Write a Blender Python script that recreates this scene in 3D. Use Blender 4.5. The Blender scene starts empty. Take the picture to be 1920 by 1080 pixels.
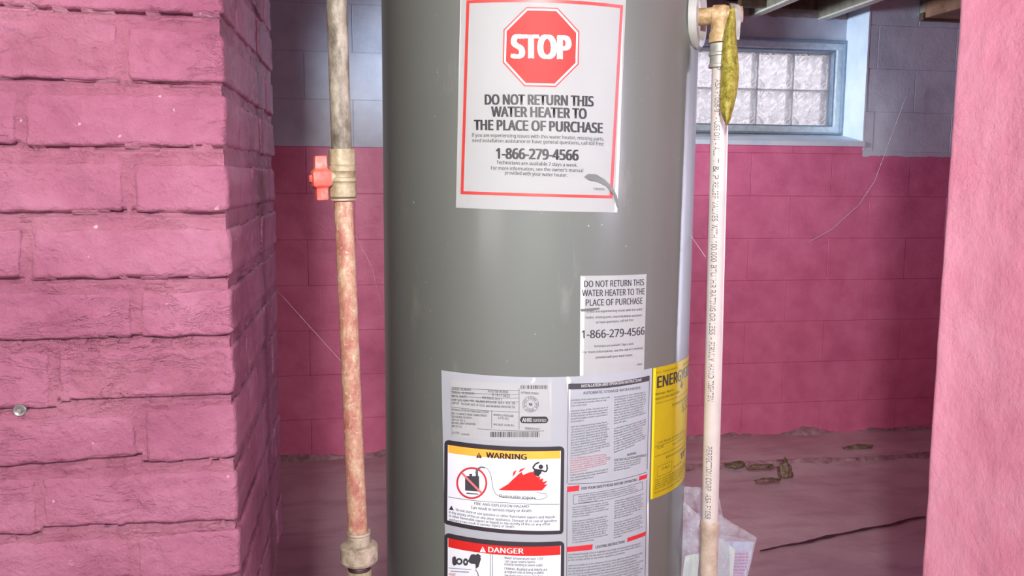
import bpy, bmesh, math, random
import numpy as np
from mathutils import Vector, Matrix, noise

S = bpy.context.scene
C = S.collection
R_ = math.radians

# ------------------------------------------------------------------ camera
FPX = 1650.0
YAW, PITCH, ROLL = R_(9.5), math.atan(200 / 1650), R_(0.45)
EYE = Vector((0, 0, 1.22))
Fg = Vector((math.sin(YAW), math.cos(YAW), 0))
Rg = Vector((math.cos(YAW), -math.sin(YAW), 0))
Zv = Vector((0, 0, 1))
CF = math.cos(PITCH) * Fg - math.sin(PITCH) * Zv
U0 = math.sin(PITCH) * Fg + math.cos(PITCH) * Zv
CR = math.cos(ROLL) * Rg + math.sin(ROLL) * U0
CU = -math.sin(ROLL) * Rg + math.cos(ROLL) * U0
cam = bpy.data.cameras.new('camera')
cam.sensor_width = 36
cam.lens = 36 * FPX / 1920
cam.clip_start = 0.05
co = bpy.data.objects.new('camera', cam)
C.objects.link(co)
m = Matrix((CR, CU, -CF)).transposed().to_4x4()
m.translation = EYE
co.matrix_world = m
S.camera = co

# ------------------------------------------------------------------ world, lights, exposure
S.view_settings.view_transform = 'Standard'
S.view_settings.look = 'None'
S.view_settings.gamma = 1
S.view_settings.use_curve_mapping = False
S.view_settings.exposure = 0.0
w = bpy.data.worlds.new('world')
S.world = w
w.use_nodes = True
w.node_tree.nodes['Background'].inputs[0].default_value = (0.92, 0.92, 1.0, 1)
w.node_tree.nodes['Background'].inputs[1].default_value = 1.0


def camxy(X, Z):
    return Rg * X + Fg * Z


def area(name, loc, target, size, power, color, size_y=None):
    l = bpy.data.lights.new(name, 'AREA')
    l.energy = power
    l.size = size
    l.color = color
    if size_y:
        l.shape = 'RECTANGLE'
        l.size_y = size_y
    o = bpy.data.objects.new(name, l)
    C.objects.link(o)
    o.location = loc
    o.rotation_euler = (Vector(target) - Vector(loc)).to_track_quat('-Z', 'Y').to_euler()
    return o


lp = camxy(-0.035, -0.55)
area('work_lamp', (lp.x, lp.y, 1.74), camxy(0.0, 4.0) + Vector((0, 0, 1.1)), 0.12, 53, (1.0, 0.99, 0.97))
# daylight that reaches the glass-block window and the room behind
area('window_daylight', (1.85, 4.75, 1.95), (1.85, 4.1, 1.65), 1.0, 9, (1.0, 0.96, 1.0), 0.6)
# rear room: unseen fill added at left; tall window source at right
wl = area('west_fill_light', (-2.9, 2.9, 1.15), (0.1, 1.4, 1.1), 0.7, 6, (1.0, 0.97, 0.95), 1.6)
wl.data.spread = R_(50)
nl = area('niche_fill_light', (-0.9, 3.25, 1.72), (2.3, 3.98, 1.72), 0.3, 7, (0.74, 0.86, 1.0))  # hidden fill added to brighten the niche's right reveal
nl.data.spread = R_(46)
el = area('east_window_daylight', (3.6, 2.55, 1.15), (0.3, 1.4, 1.1), 0.36, 9, (0.78, 0.78, 1.0), 1.7)
el.data.spread = R_(50)
rl = area('pier_side_fill_light', (1.8, -0.6, 1.6), (-0.141, 1.25, 1.15), 0.6, 2.6, (0.82, 0.74, 1.0))  # unseen fill added to lift the pier's side face
rl.data.spread = R_(42)
# broad unseen fill added left of the viewer to lift the right jamb
area('front_fill_light', (-2.3, -1.2, 1.7), (0.9, 1.2, 1.1), 1.3, 40, (1.0, 0.98, 1.0))
sl = bpy.data.lights.new('rear_fill_spot', 'SPOT')  # unseen spot added to brighten the back wall and floor
sl.energy = 46
sl.color = (1.0, 0.96, 0.93)
sl.spot_size = R_(86)
sl.spot_blend = 0.8
sl.shadow_soft_size = 0.05
so = bpy.data.objects.new('rear_fill_spot', sl)
C.objects.link(so)
so.location = (0.75, 1.75, 1.66)
so.rotation_euler = (Vector((1.0, 3.85, 0.45)) - so.location).to_track_quat('-Z', 'Y').to_euler()

# ------------------------------------------------------------------ pixel helpers (only used to measure positions on real surfaces)


def ray(px, py):
    return CF * FPX + CR * (px - 960) - CU * (py - 540)


def on_y(px, py, y):
    d = ray(px, py)
    return EYE + d * ((y - EYE.y) / d.y)


def on_x(px, py, x):
    d = ray(px, py)
    return EYE + d * ((x - EYE.x) / d.x)


def on_z(px, py, z):
    d = ray(px, py)
    return EYE + d * ((z - EYE.z) / d.z)


def at_d(px, py, D):
    d = ray(px, py)
    return EYE + d * (D / d.dot(Fg))


def project(p):
    v = Vector(p) - EYE
    z = v.dot(CF)
    return (960 + FPX * v.dot(CR) / z, 540 - FPX * v.dot(CU) / z)


# ------------------------------------------------------------------ materials
def lin(h):
    h = h.lstrip('#')
    r = []
    for i in (0, 2, 4):
        c = int(h[i:i + 2], 16) / 255
        r.append(c / 12.92 if c <= 0.04045 else ((c + 0.055) / 1.055) ** 2.4)
    return (*r, 1)


class NT:
    def __init__(s, name):
        s.m = bpy.data.materials.new(name)
        s.m.use_nodes = True
        s.t = s.m.node_tree
        s.n = s.t.nodes
        s.b = s.n['Principled BSDF']
        s.out = s.n['Material Output']
        s.co = s.n.new('ShaderNodeTexCoord').outputs['Object']

    def link(s, a, b):
        s.t.links.new(a, b)

    def mapping(s, scale, loc=(0, 0, 0)):
        n = s.n.new('ShaderNodeMapping')
        n.inputs['Scale'].default_value = scale
        n.inputs['Location'].default_value = loc
        s.link(s.co, n.inputs['Vector'])
        return n.outputs[0]

    def noise(s, scale, detail=4, rough=0.55, vec=None, dist=0):
        n = s.n.new('ShaderNodeTexNoise')
        n.inputs['Scale'].default_value = scale
        n.inputs['Detail'].default_value = detail
        n.inputs['Roughness'].default_value = rough
        n.inputs['Distortion'].default_value = dist
        s.link(vec or s.co, n.inputs['Vector'])
        return n.outputs['Fac']

    def ramp(s, fac, stops):
        n = s.n.new('ShaderNodeValToRGB')
        e = n.color_ramp.elements
        while len(e) < len(stops):
            e.new(0.5)
        for i, (p, c) in enumerate(stops):
            e[i].position = p
            e[i].color = c if len(c) == 4 else (*c, 1)
        s.link(fac, n.inputs[0])
        return n.outputs[0]

    def mix(s, fac, a, b, mode='MIX'):
        n = s.n.new('ShaderNodeMix')
        n.data_type = 'RGBA'
        n.blend_type = mode
        for i, v in ((0, fac), (6, a), (7, b)):
            if isinstance(v, (int, float)):
                n.inputs[i].default_value = v
            elif isinstance(v, tuple):
                n.inputs[i].default_value = v
            else:
                s.link(v, n.inputs[i])
        return n.outputs[2]

    def bump(s, h, strength, dist, prev=None):
        n = s.n.new('ShaderNodeBump')
        n.inputs['Strength'].default_value = strength
        n.inputs['Distance'].default_value = dist
        s.link(h, n.inputs['Height'])
        if prev:
            s.link(prev, n.inputs['Normal'])
        return n.outputs[0]

    def set(s, color=None, rough=None, metal=None, normal=None, spec=None):
        for k, v in (('Base Color', color), ('Roughness', rough), ('Metallic', metal), ('Normal', normal), ('Specular IOR Level', spec)):
            if v is None:
                continue
            if isinstance(v, (int, float, tuple)):
                s.b.inputs[k].default_value = v
            else:
                s.link(v, s.b.inputs[k])
        return s.m


MAT = {}


def plain(name, hexc, rough=0.6, metal=0.0, var=0.08, scale=40, spec=0.5):
    if name in MAT:
        return MAT[name]
    t = NT(name)
    c = lin(hexc)
    f = t.noise(scale, 3)
    dk = tuple(x * (1 - var * 2) for x in c[:3]) + (1,)
    lt = tuple(min(1, x * (1 + var)) for x in c[:3]) + (1,)
    MAT[name] = t.set(color=t.ramp(f, [(0.3, dk), (0.7, lt)]), rough=rough, metal=metal, spec=spec)
    return MAT[name]


def painted_masonry(name, base, light, dark, bump=0.5, flecks=True, rough=0.42, fine=320):
    t = NT(name)
    big = t.noise(9, 5, 0.6)
    c = t.ramp(big, [(0.3, lin(dark)), (0.5, lin(base)), (0.72, lin(light))])
    if flecks:
        f = t.noise(75, 2, 0.5)
        k = t.ramp(f, [(0.74, (0, 0, 0, 1)), (0.775, (0.45, 0.45, 0.45, 1))])
        c = t.mix(k, c, lin('#e9c3cc'))
    n1 = t.bump(t.noise(fine, 3, 0.6), 0.28 * bump, 0.002)
    n2 = t.bump(t.noise(70, 8, 0.72, dist=0.2), 0.8 * bump, 0.006, n1)
    if bump > 0.45:
        rid = t.ramp(t.noise(1.0, 6, 0.62, t.mapping((13, 13, 36)), dist=0.4), [(0.47, (1, 1, 1, 1)), (0.495, (0, 0, 0, 1)), (0.505, (0, 0, 0, 1)), (0.53, (1, 1, 1, 1))])
        msk = t.ramp(t.noise(7, 3), [(0.48, (1, 1, 1, 1)), (0.56, (0, 0, 0, 1))])
        n2 = t.bump(t.mix(msk, rid, (1, 1, 1, 1)), 0.55 * bump, 0.003, n2)
    n3 = t.bump(t.noise(18, 4, 0.6), 0.5 * bump, 0.02, n2)
    return t.set(color=c, rough=rough, normal=n3)


M_brick = painted_masonry('pink_brick_paint', '#8f5268', '#9a6075', '#7f4259', 1.0)
M_mortar = painted_masonry('pink_mortar_paint', '#915468', '#9c6375', '#82455b', 1.2)
M_jamb = painted_masonry('pink_plaster_paint', '#ee9eb6', '#f2a8bf', '#e892ac', 0.46, fine=200)
M_red = painted_masonry('crimson_block_paint', '#e2799f', '#eb86ab', '#d46b92', 0.25, flecks=False, rough=0.38, fine=120)
M_redj = painted_masonry('crimson_joint_paint', '#d0668a', '#da7296', '#bc567a', 0.3, flecks=False, rough=0.5)
M_lav = painted_masonry('pale_lavender_paint', '#ccd3e2', '#d6ddea', '#bfc7d6', 0.2, flecks=False, rough=0.5, fine=120)
M_lavj = painted_masonry('lavender_joint_paint', '#bcc2d0', '#c7cddb', '#aeb4c2', 0.3, flecks=False, rough=0.5)
M_reveal = painted_masonry('pale_blue_reveal_paint', '#d9e4f2', '#e2ebf6', '#cddbec', 0.25, flecks=False, rough=0.4)


def tank_paint():
    t = NT('grey_enamel_jacket')
    c = t.ramp(t.noise(4, 3, 0.5, t.mapping((1, 1, 0.35))), [(0.3, lin('#585c56')), (0.7, lin('#5f635d'))])
    sm = t.ramp(t.noise(14, 6, 0.7, t.mapping((1, 1, 0.3))), [(0.62, (0, 0, 0, 1)), (0.8, (0.35, 0.35, 0.35, 1))])
    c = t.mix(sm, c, lin('#8e8f87'))
    sp = t.ramp(t.noise(140, 2), [(0.76, (0, 0, 0, 1)), (0.775, (0.8, 0.8, 0.8, 1))])
    c = t.mix(sp, c, lin('#a5a59a'))
    r = t.ramp(t.noise(9, 4), [(0.3, (0.5,) * 3 + (1,)), (0.7, (0.6,) * 3 + (1,))])
    return t.set(color=c, rough=r, normal=t.bump(t.noise(3.5, 2, 0.4, t.mapping((1, 1, 0.25))), 0.12, 0.03), spec=0.4)


M_tank = tank_paint()


M_tank.node_tree.nodes['Principled BSDF'].inputs['Coat Weight'].default_value = 0.45
M_tank.node_tree.nodes['Principled BSDF'].inputs['Coat Roughness'].default_value = 0.2


def pipe_upper():
    t = NT('weathered_galvanised_pipe')
    v = t.mapping((1, 1, 0.45))
    c = t.ramp(t.noise(55, 7, 0.7, v), [(0.34, lin('#4c4438')), (0.45, lin('#736b5c')), (0.58, lin('#978f7e')), (0.75, lin('#b3ac9b'))])
    return t.set(color=c, rough=0.6, metal=0.0, normal=t.bump(t.noise(160, 4), 0.35, 0.001))


def pipe_lower():
    t = NT('rust_mottled_pipe_paint')
    c = t.ramp(t.noise(52, 9, 0.8, t.mapping((1, 1, 0.6))), [(0.32, lin('#84493a')), (0.45, lin('#9e6858')), (0.52, lin('#a8846a')), (0.62, lin('#baa488'))])
    g = t.ramp(t.noise(150, 3), [(0.6, (0, 0, 0, 1)), (0.72, (0.8, 0.8, 0.8, 1))])
    c = t.mix(g, c, lin('#bfb395'))
    return t.set(color=c, rough=0.6, normal=t.bump(t.noise(220, 4), 0.45, 0.001))


M_pu, M_pl = pipe_upper(), pipe_lower()


def fitting_mat(name, a, b, c3, metal=0.1, sc=60):
    t = NT(name)
    c = t.ramp(t.noise(sc, 6, 0.7), [(0.33, lin(a)), (0.5, lin(b)), (0.7, lin(c3))])
    return t.set(color=c, rough=0.5, metal=metal, normal=t.bump(t.noise(180, 4), 0.4, 0.001))


M_fit = fitting_mat('dull_brass_fitting', '#807256', '#9d9072', '#b2a688')
M_union = fitting_mat('paint_smeared_union_metal', '#756753', '#a19580', '#bca79b')
M_brass = fitting_mat('worn_brass', '#8a704a', '#ab8f66', '#c9b793', 0.15, 85)
M_handle = fitting_mat('faded_red_handle_paint', '#d0463a', '#d86254', '#e09a90', 0.0, 35)
M_darkm = plain('dark_thread_metal', '#3b2426', 0.5, 0.3)
M_steel = plain('grey_metal_adapter', '#a3a39a', 0.4, 0.4, 0.1, 90)
M_lever = plain('pale_grey_lever_metal', '#bdbcb2', 0.45, 0.3)
M_ring = plain('grey_escutcheon_plastic', '#a5a6a0', 0.4)
M_pvc = plain('off_white_pipe_plastic', '#beb5af', 0.35, 0, 0.04)
M_sleeve = fitting_mat('dirty_beige_plastic', '#93806f', '#aa9887', '#c0b2a4', 0.0, 30)
M_ink = plain('black_print', '#232226', 0.5, 0, 0.02)
M_ink2 = plain('charcoal_print', '#35353a', 0.5, 0, 0.02)
M_grey_ink = plain('grey_print', '#57585c', 0.6, 0, 0.02)
M_fine_ink = plain('fine_print', '#46474b', 0.6, 0, 0.02)
M_white = plain('white_label_paper', '#cfd1cf', 0.62, 0, 0.015, 8)
M_cool = plain('cool_white_label_film', '#ced2d8', 0.62, 0, 0.015, 8)
M_whitep = plain('white_print', '#d0d0ce', 0.6, 0, 0.01)
M_redp = plain('red_print', '#bb150e', 0.6, 0, 0.03)
M_redb = plain('border_red_print', '#ad3029', 0.4, 0, 0.03)
M_dred = plain('deep_red_print', '#b8252c', 0.5, 0, 0.03)
M_rfine = plain('pale_red_fine_print', '#c2686a', 0.6, 0, 0.03)
M_orange = plain('orange_print', '#f0a238', 0.45, 0, 0.02)
M_yellow = plain('yellow_label_film', '#e2ca10', 0.4, 0, 0.02)
M_yink = plain('olive_fine_print', '#6e6012', 0.6, 0, 0.02)
M_frameb = plain('black_label_frame', '#2d2a2e', 0.4, 0, 0.05)
M_wframe = plain('pale_blue_window_frame', '#dcecf4', 0.4)
M_wframe_d = plain('slate_window_frame', '#8fa3b8', 0.45)
M_wood = fitting_mat('dark_joist_wood', '#3a2c25', '#5b4638', '#79614e', 0.0, 14)
M_taupe = fitting_mat('taupe_painted_joist', '#77705f', '#8d8674', '#9c9686', 0.0, 14)
M_jpaint = plain('off_white_joist_edge', '#cfcbbd', 0.6)
M_brown = fitting_mat('brown_board_wood', '#6d4c3a', '#8b6650', '#a58068', 0.0, 10)
M_plug = plain('grey_metal_plug', '#8b8785', 0.4, 0.6)
M_plaster = plain('grey_plaster', '#a7a19f', 0.8, 0, 0.12, 30)


def tag_mat():
    t = NT('worn_yellow_tag_paper')
    c = t.ramp(t.noise(110, 6, 0.75), [(0.33, lin('#6e6a22')), (0.47, lin('#b0a63a')), (0.62, lin('#d8cf78'))])
    return t.set(color=c, rough=0.75, normal=t.bump(t.noise(260, 4, 0.7), 0.6, 0.0015))


M_tag = tag_mat()


def film_mat():
    t = NT('clear_plastic_film')
    t.set(color=lin('#dfe2ea'), rough=0.22, normal=t.bump(t.noise(40, 5, 0.6), 0.6, 0.006))
    tr = t.n.new('ShaderNodeBsdfTransparent')
    tr.inputs[0].default_value = (0.96, 0.96, 0.99, 1)
    mx = t.n.new('ShaderNodeMixShader')
    f = t.ramp(t.noise(26, 5, 0.6), [(0.38, (0.06,) * 3 + (1,)), (0.66, (0.5,) * 3 + (1,))])
    t.link(f, mx.inputs[0])
    t.link(tr.outputs[0], mx.inputs[1])
    t.link(t.b.outputs[0], mx.inputs[2])
    t.link(mx.outputs[0], t.out.inputs[0])
    return t.m


M_film = film_mat()


def glass_mat():
    t = NT('wavy_block_glass')
    nrm = t.bump(t.noise(16, 3, 0.5, dist=1.5), 1.0, 0.03)
    t.set(color=(0.95, 0.98, 1, 1), rough=0.12, normal=nrm)
    tl = t.n.new('ShaderNodeBsdfTranslucent')
    tl.inputs[0].default_value = (0.8, 0.78, 0.8, 1)
    t.link(nrm, tl.inputs['Normal'])
    tr = t.n.new('ShaderNodeBsdfTransparent')
    tr.inputs[0].default_value = (0.9, 0.88, 0.9, 1)
    m1 = t.n.new('ShaderNodeMixShader')
    t.link(t.ramp(t.noise(11, 3, 0.5, dist=3.0), [(0.40, (0.1,) * 3 + (1,)), (0.56, (0.8,) * 3 + (1,))]), m1.inputs[0])
    t.link(tl.outputs[0], m1.inputs[1])
    t.link(tr.outputs[0], m1.inputs[2])
    gl = t.n.new('ShaderNodeBsdfGlossy')
    gl.inputs['Roughness'].default_value = 0.1
    t.link(nrm, gl.inputs['Normal'])
    m2 = t.n.new('ShaderNodeMixShader')
    m2.inputs[0].default_value = 0.12
    t.link(m1.outputs[0], m2.inputs[1])
    t.link(gl.outputs[0], m2.inputs[2])
    t.link(m2.outputs[0], t.out.inputs[0])
    return t.m


M_glass = glass_mat()


def gm_mat():
    t = NT('pale_glass_block_joint')
    t.set(color=lin('#d8dcdc'), rough=0.8)
    tl = t.n.new('ShaderNodeBsdfTranslucent')
    tl.inputs[0].default_value = (0.85, 0.85, 0.87, 1)
    mx = t.n.new('ShaderNodeMixShader')
    mx.inputs[0].default_value = 0.75
    t.link(t.b.outputs[0], mx.inputs[1])
    t.link(tl.outputs[0], mx.inputs[2])
    t.link(mx.outputs[0], t.out.inputs[0])
    return t.m


M_gm = gm_mat()


def floor_mat():
    t = NT('worn_maroon_floor_paint')
    c = t.ramp(t.noise(2.2, 6, 0.6), [(0.3, lin('#b4959f')), (0.5, lin('#cbadb6')), (0.7, lin('#d8bec5'))])
    sc = t.ramp(t.noise(9, 8, 0.75, t.mapping((1, 1.6, 1)), dist=1.5), [(0.58, (0, 0, 0, 1)), (0.68, (0.7,) * 3 + (1,))])
    c = t.mix(sc, c, lin('#c9a3ab'))
    sp = t.ramp(t.noise(60, 2), [(0.76, (0, 0, 0, 1)), (0.78, (0.8,) * 3 + (1,))])
    c = t.mix(sp, c, lin('#d3b9bb'))
    dk = t.ramp(t.noise(3.5, 4, 0.6, t.mapping((1, 3, 1), (4, 2, 0))), [(0.35, (0.5,) * 3 + (1,)), (0.5, (0, 0, 0, 1))])
    c = t.mix(dk, c, lin('#a98290'))
    return t.set(color=c, rough=0.42, normal=t.bump(t.noise(25, 5), 0.3, 0.006))


M_floor = floor_mat()
M_crack = plain('dark_floor_joint', '#552c40', 0.8)
M_peel = fitting_mat('peeled_greenish_plaster', '#4f4c28', '#7d6a55', '#a98580', 0.0, 40)
M_web = plain('dusty_cobweb_silk', '#cfc7cf', 0.8)
M_page = plain('booklet_page_paper', '#d5dcec', 0.5, 0, 0.02)
M_pagew = plain('folded_white_paper', '#dfe6e4', 0.5, 0, 0.02)
M_pinkp = plain('booklet_pink_print', '#b9829c', 0.6, 0, 0.02)


# ------------------------------------------------------------------ object helpers
def tagit(o, label=None, cat=None, group=None, kind=None):
    if label: o['label'] = label
    if cat: o['category'] = cat
    if group: o['group'] = group
    if kind: o['kind'] = kind
    return o


def empty(name, loc, label=None, cat=None, group=None, kind=None):
    o = bpy.data.objects.new(name, None)
    o.empty_display_size = 0.05
    C.objects.link(o)
    o.location = loc
    return tagit(o, label, cat, group, kind)


def put(name, me, parent=None):
    o = bpy.data.objects.new(name, me)
    C.objects.link(o)
    if parent:
        o.parent = parent
        if parent.type == 'EMPTY':
            o.matrix_parent_inverse = Matrix.Translation(-parent.location)
    return o


def obj(name, bm, mats, parent=None, smooth=False, label=None):
    me = bpy.data.meshes.new(name)
    if smooth is not False:
        bm.normal_update()
        for f in bm.faces:
            f.smooth = True
        if smooth is not True:
            for e in bm.edges:
                if len(e.link_faces) == 2 and e.calc_face_angle(0) > R_(smooth):
                    e.smooth = False
    bm.to_mesh(me)
    bm.free()
    if not isinstance(mats, (list, tuple)):
        mats = [mats]
    for mm in mats:
        me.materials.append(mm)
    o = put(name, me, parent)
    if label: o['label'] = label
    return o


def box(bm, a, b, mi=0):
    x0, y0, z0 = a
    x1, y1, z1 = b
    v = [bm.verts.new(p) for p in ((x0, y0, z0), (x1, y0, z0), (x1, y1, z0), (x0, y1, z0), (x0, y0, z1), (x1, y0, z1), (x1, y1, z1), (x0, y1, z1))]
    for q in ((0, 3, 2, 1), (4, 5, 6, 7), (0, 1, 5, 4), (1, 2, 6, 5), (2, 3, 7, 6), (3, 0, 4, 7)):
        bm.faces.new([v[i] for i in q]).material_index = mi
    return v


def bevel_all(bm, w, seg=1):
    bmesh.ops.bevel(bm, geom=bm.edges[:], offset=w, segments=seg, affect='EDGES', profile=0.6)


def boxobj(name, a, b, mat, parent=None, bev=0.0, label=None):
    bm = bmesh.new()
    box(bm, a, b)
    if bev: bevel_all(bm, bev)
    return obj(name, bm, mat, parent, label=label)


def frame_axes(d):
    d = d.normalized()
    a = Vector((0, 0, 1)) if abs(d.z) < 0.9 else Vector((1, 0, 0))
    u = d.cross(a).normalized()
    return u, d.cross(u).normalized(), d


def lathe(bm, base, axis, prof, n=32, cap=True, rot=0.0, facets=None):
    """prof: [(t, r)] along the axis."""
    u, v, d = frame_axes(axis)
    rings = []
    for t, r in prof:
        ring = []
        for i in range(n):
            a = rot + 2 * math.pi * i / n
            rr = r
            if facets:
                s = 2 * math.pi / facets
                k = ((a - rot) % s) - s / 2
                rr = min(r, r * 0.93 * math.cos(s / 2) / math.cos(k) * 1.12)
            ring.append(bm.verts.new(base + d * t + (u * math.cos(a) + v * math.sin(a)) * rr))
        rings.append(ring)
    for a, b in zip(rings, rings[1:]):
        for i in range(n):
            bm.faces.new((a[i], a[(i + 1) % n], b[(i + 1) % n], b[i]))
    if cap:
        bm.faces.new(list(reversed(rings[0])))
        bm.faces.new(rings[-1])
    bmesh.ops.recalc_face_normals(bm, faces=bm.faces[:])


def tube(bm, pts, r, n=10, cap=True):
    pts = [Vector(p) for p in pts]
    rs = r if isinstance(r, (list, tuple)) else [r] * len(pts)
    rings = []
    up = None
    for i, p in enumerate(pts):
        d = (pts[min(i + 1, len(pts) - 1)] - pts[max(i - 1, 0)]).normalized()
        if up is None:
            u, v, _ = frame_axes(d)
        else:
            u = (up - d * up.dot(d)).normalized()
            v = d.cross(u)
        up = u
        rings.append([bm.verts.new(p + (u * math.cos(2 * math.pi * k / n) + v * math.sin(2 * math.pi * k / n)) * rs[i]) for k in range(n)])
    for a, b in zip(rings, rings[1:]):
        for i in range(n):
            bm.faces.new((a[i], a[(i + 1) % n], b[(i + 1) % n], b[i]))
    if cap:
        bm.faces.new(list(reversed(rings[0])))
        bm.faces.new(rings[-1])
    bmesh.ops.recalc_face_normals(bm, faces=bm.faces[:])


# ------------------------------------------------------------------ the setting
YB = 3.85           # face of the back wall
XL, XR = -0.141, 1.044   # jambs of the opening
Y0, Y1 = 0.963, 1.463    # thickness of the pierced wall
ZC = 2.0            # underside of joists
ZP = 1.36           # where crimson paint gives way to lavender
WX0, WX1, WZ0 = 1.38, 2.307, 1.418   # window niche
XW, XE = -3.0, 3.7

# floor, with the low worn cove at the wall foot
bm = bmesh.new()
nx, ny = 60, 70
vs = []
for j in range(ny + 1):
    row = []
    y = -3 + (YB + 0.05 + 3) * j / ny
    for i in range(nx + 1):
        x = XW + (XE - XW) * i / nx
        z = 0.0
        if y > 3.45 and x > 0.3:
            z = 0.022 + 0.01 * noise.noise(Vector((x * 3, y * 5, 0)))
        z += 0.004 * noise.noise(Vector((x * 1.5, y * 1.5, 3)))
        row.append(bm.verts.new((x, y, z)))
    vs.append(row)
for j in range(ny):
    for i in range(nx):
        bm.faces.new((vs[j][i], vs[j][i + 1], vs[j + 1][i + 1], vs[j + 1][i]))
floor = obj('floor', bm, M_floor, smooth=40)
floor['kind'] = 'structure'
# dark joint across the slab
bm = bmesh.new()
rnd = random.Random(4)
a, b = on_z(1425, 1034, 0.004), on_z(1735, 970, 0.004)
prev = None
for i in range(29):
    t = i / 28
    p = a.lerp(b, t)
    hw = 0.011 * (0.3 + 1.3 * abs(noise.noise(Vector((t * 9, 1, 1))))) * (1 if t > 0.15 else 0.6) + 0.0025
    p.y += 0.012 * noise.noise(Vector((t * 6, 4, 0)))
    cur = (bm.verts.new((p.x, p.y - hw, 0.0062)), bm.verts.new((p.x, p.y + hw, 0.0062)))
    if prev:
        bm.faces.new((prev[0], cur[0], cur[1], prev[1]))
    prev = cur
obj('floor_joint', bm, M_crack, floor)

# crumbled ridge along the worn cove and at the wall foot
M_ridge = fitting_mat('crumbled_floor_edge', '#7d5560', '#a98088', '#c9a7aa', 0.0, 22)
for (ya, xa, xb, hh, ww, sd_) in ((3.462, 0.9, 3.4, 0.010, 0.020, 3), (YB - 0.006, 0.6, 3.5, 0.030, 0.022, 9), (YB - 0.006, XW + 1.2, 0.3, 0.02, 0.02, 5)):
    bm = bmesh.new()
    prev = None
    n = int((xb - xa) / 0.012)
    for i in range(n + 1):
        x = xa + (xb - xa) * i / n
        a = max(0.0, 0.35 + 1.1 * noise.noise(Vector((x * 5, sd_, 0))) + 0.6 * noise.noise(Vector((x * 22, sd_, 1))))
        z0 = -0.004 if x < 0.3 else 0.008
        yo = 0.012 * noise.noise(Vector((x * 3, sd_, 4)))
        cur = [bm.verts.new(p) for p in ((x, ya + yo - ww * (0.4 + a), z0), (x, ya + yo - ww * 0.4 * a, z0 + 0.014 + hh * a * 0.7), (x, ya + yo + ww * 0.3, z0 + 0.014 + hh * a), (x, ya + yo + ww, z0))]
        if prev:
            for k in range(3):
                bm.faces.new((prev[k], cur[k], cur[k + 1], prev[k + 1]))
        prev = cur
    bmesh.ops.recalc_face_normals(bm, faces=bm.faces[:])
    obj('crumbled_edge', bm, M_ridge, floor, 60)

# back wall: joint bed with a block in front of it for every visible unit
wall = empty('wall_back', (0, YB, 0), kind='structure')
bm = bmesh.new()
for (xa, xb, za, zb, mi) in ((XW, XE, -0.02, ZP, 0), (XW, WX0, ZP, 2.22, 1), (WX1, XE, ZP, 2.22, 1), (WX0, WX1, ZP, WZ0, 0)):
    box(bm, (xa, YB + 0.0022, za), (xb, YB + 0.25, zb), mi)
obj('joint_bed', bm, [M_redj, M_lavj], wall)
rnd = random.Random(11)
xj = on_y(1471, 620, YB).x
course = 0.197
for k in range(-1, 12):
    z0, z1 = -0.02 + course * k, -0.02 + course * (k + 1)
    if k < 0: continue
    off = xj + (0.2 if k % 2 == 0 else 0.0)
    n0 = int((XW - off) / 0.4) - 1
    for i in range(n0, n0 + 22):
        xa, xb = off + 0.4 * i, off + 0.4 * (i + 1)
        xa, xb = max(xa, XW), min(xb, XE)
        if xb - xa < 0.03: continue
        z1c = min(z1, 2.2)
        if z1c - z0 < 0.03: continue
        segs = [(xa, xb, z0, z1c)]
        if z1 > WZ0 and xb > WX0 and xa < WX1:
            segs = []
            if xa < WX0: segs.append((xa, WX0, z0, z1c))
            if xb > WX1: segs.append((WX1, xb, z0, z1c))
            if z0 < WZ0 - 0.02: segs.append((max(xa, WX0), min(xb, WX1), z0, WZ0 - 0.02))
        for (p, q, r, s) in segs:
            if q - p < 0.03: continue
            red = r < ZP - 0.01 or (s <= WZ0)
            g = 0.0009
            pr = rnd.uniform(0, 0.0016)
            e1 = 0 if abs(q - WX0) < 1e-6 or abs(q - WX1) < 1e-6 else g
            e0 = 0 if abs(p - WX1) < 1e-6 else g
            bm = bmesh.new()
            v = box(bm, (p + e0, YB - pr, r + g), (q - e1, YB + 0.02, s - g))
            bmesh.ops.bevel(bm, geom=[e for e in bm.edges if all(x.co.y < YB + 0.005 for x in e.verts)], offset=0.0012, segments=1, affect='EDGES')
            obj('block', bm, M_red if red else M_lav, wall)
# ragged lower edge of lavender paint lapping over the crimson right of the window
bm = bmesh.new()
prev = None
for i in range(61):
    t = i / 60
    x = WX1 - 0.002 + (XE - WX1) * 0.62 * t
    zz = 1.355 - 0.004 + 0.012 * noise.noise(Vector((x * 14, 0, 2))) + 0.006 * noise.noise(Vector((x * 45, 5, 2)))
    cur = [bm.verts.new(p) for p in ((x, YB + 0.002, zz), (x, YB - 0.0026, zz + 0.0005), (x, YB - 0.0026, 1.372), (x, YB + 0.002, 1.373))]
    if prev:
        for a_ in range(3):
            bm.faces.new((prev[a_], cur[a_], cur[a_ + 1], prev[a_ + 1]))
    prev = cur
bmesh.ops.recalc_face_normals(bm, faces=bm.faces[:])
obj('paint_lap', bm, M_lav, wall, label='ragged lavender paint edge')

# window niche
win = empty('window_1', (1.84, 4.05, WZ0), kind='structure')
YG = 4.10
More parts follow.
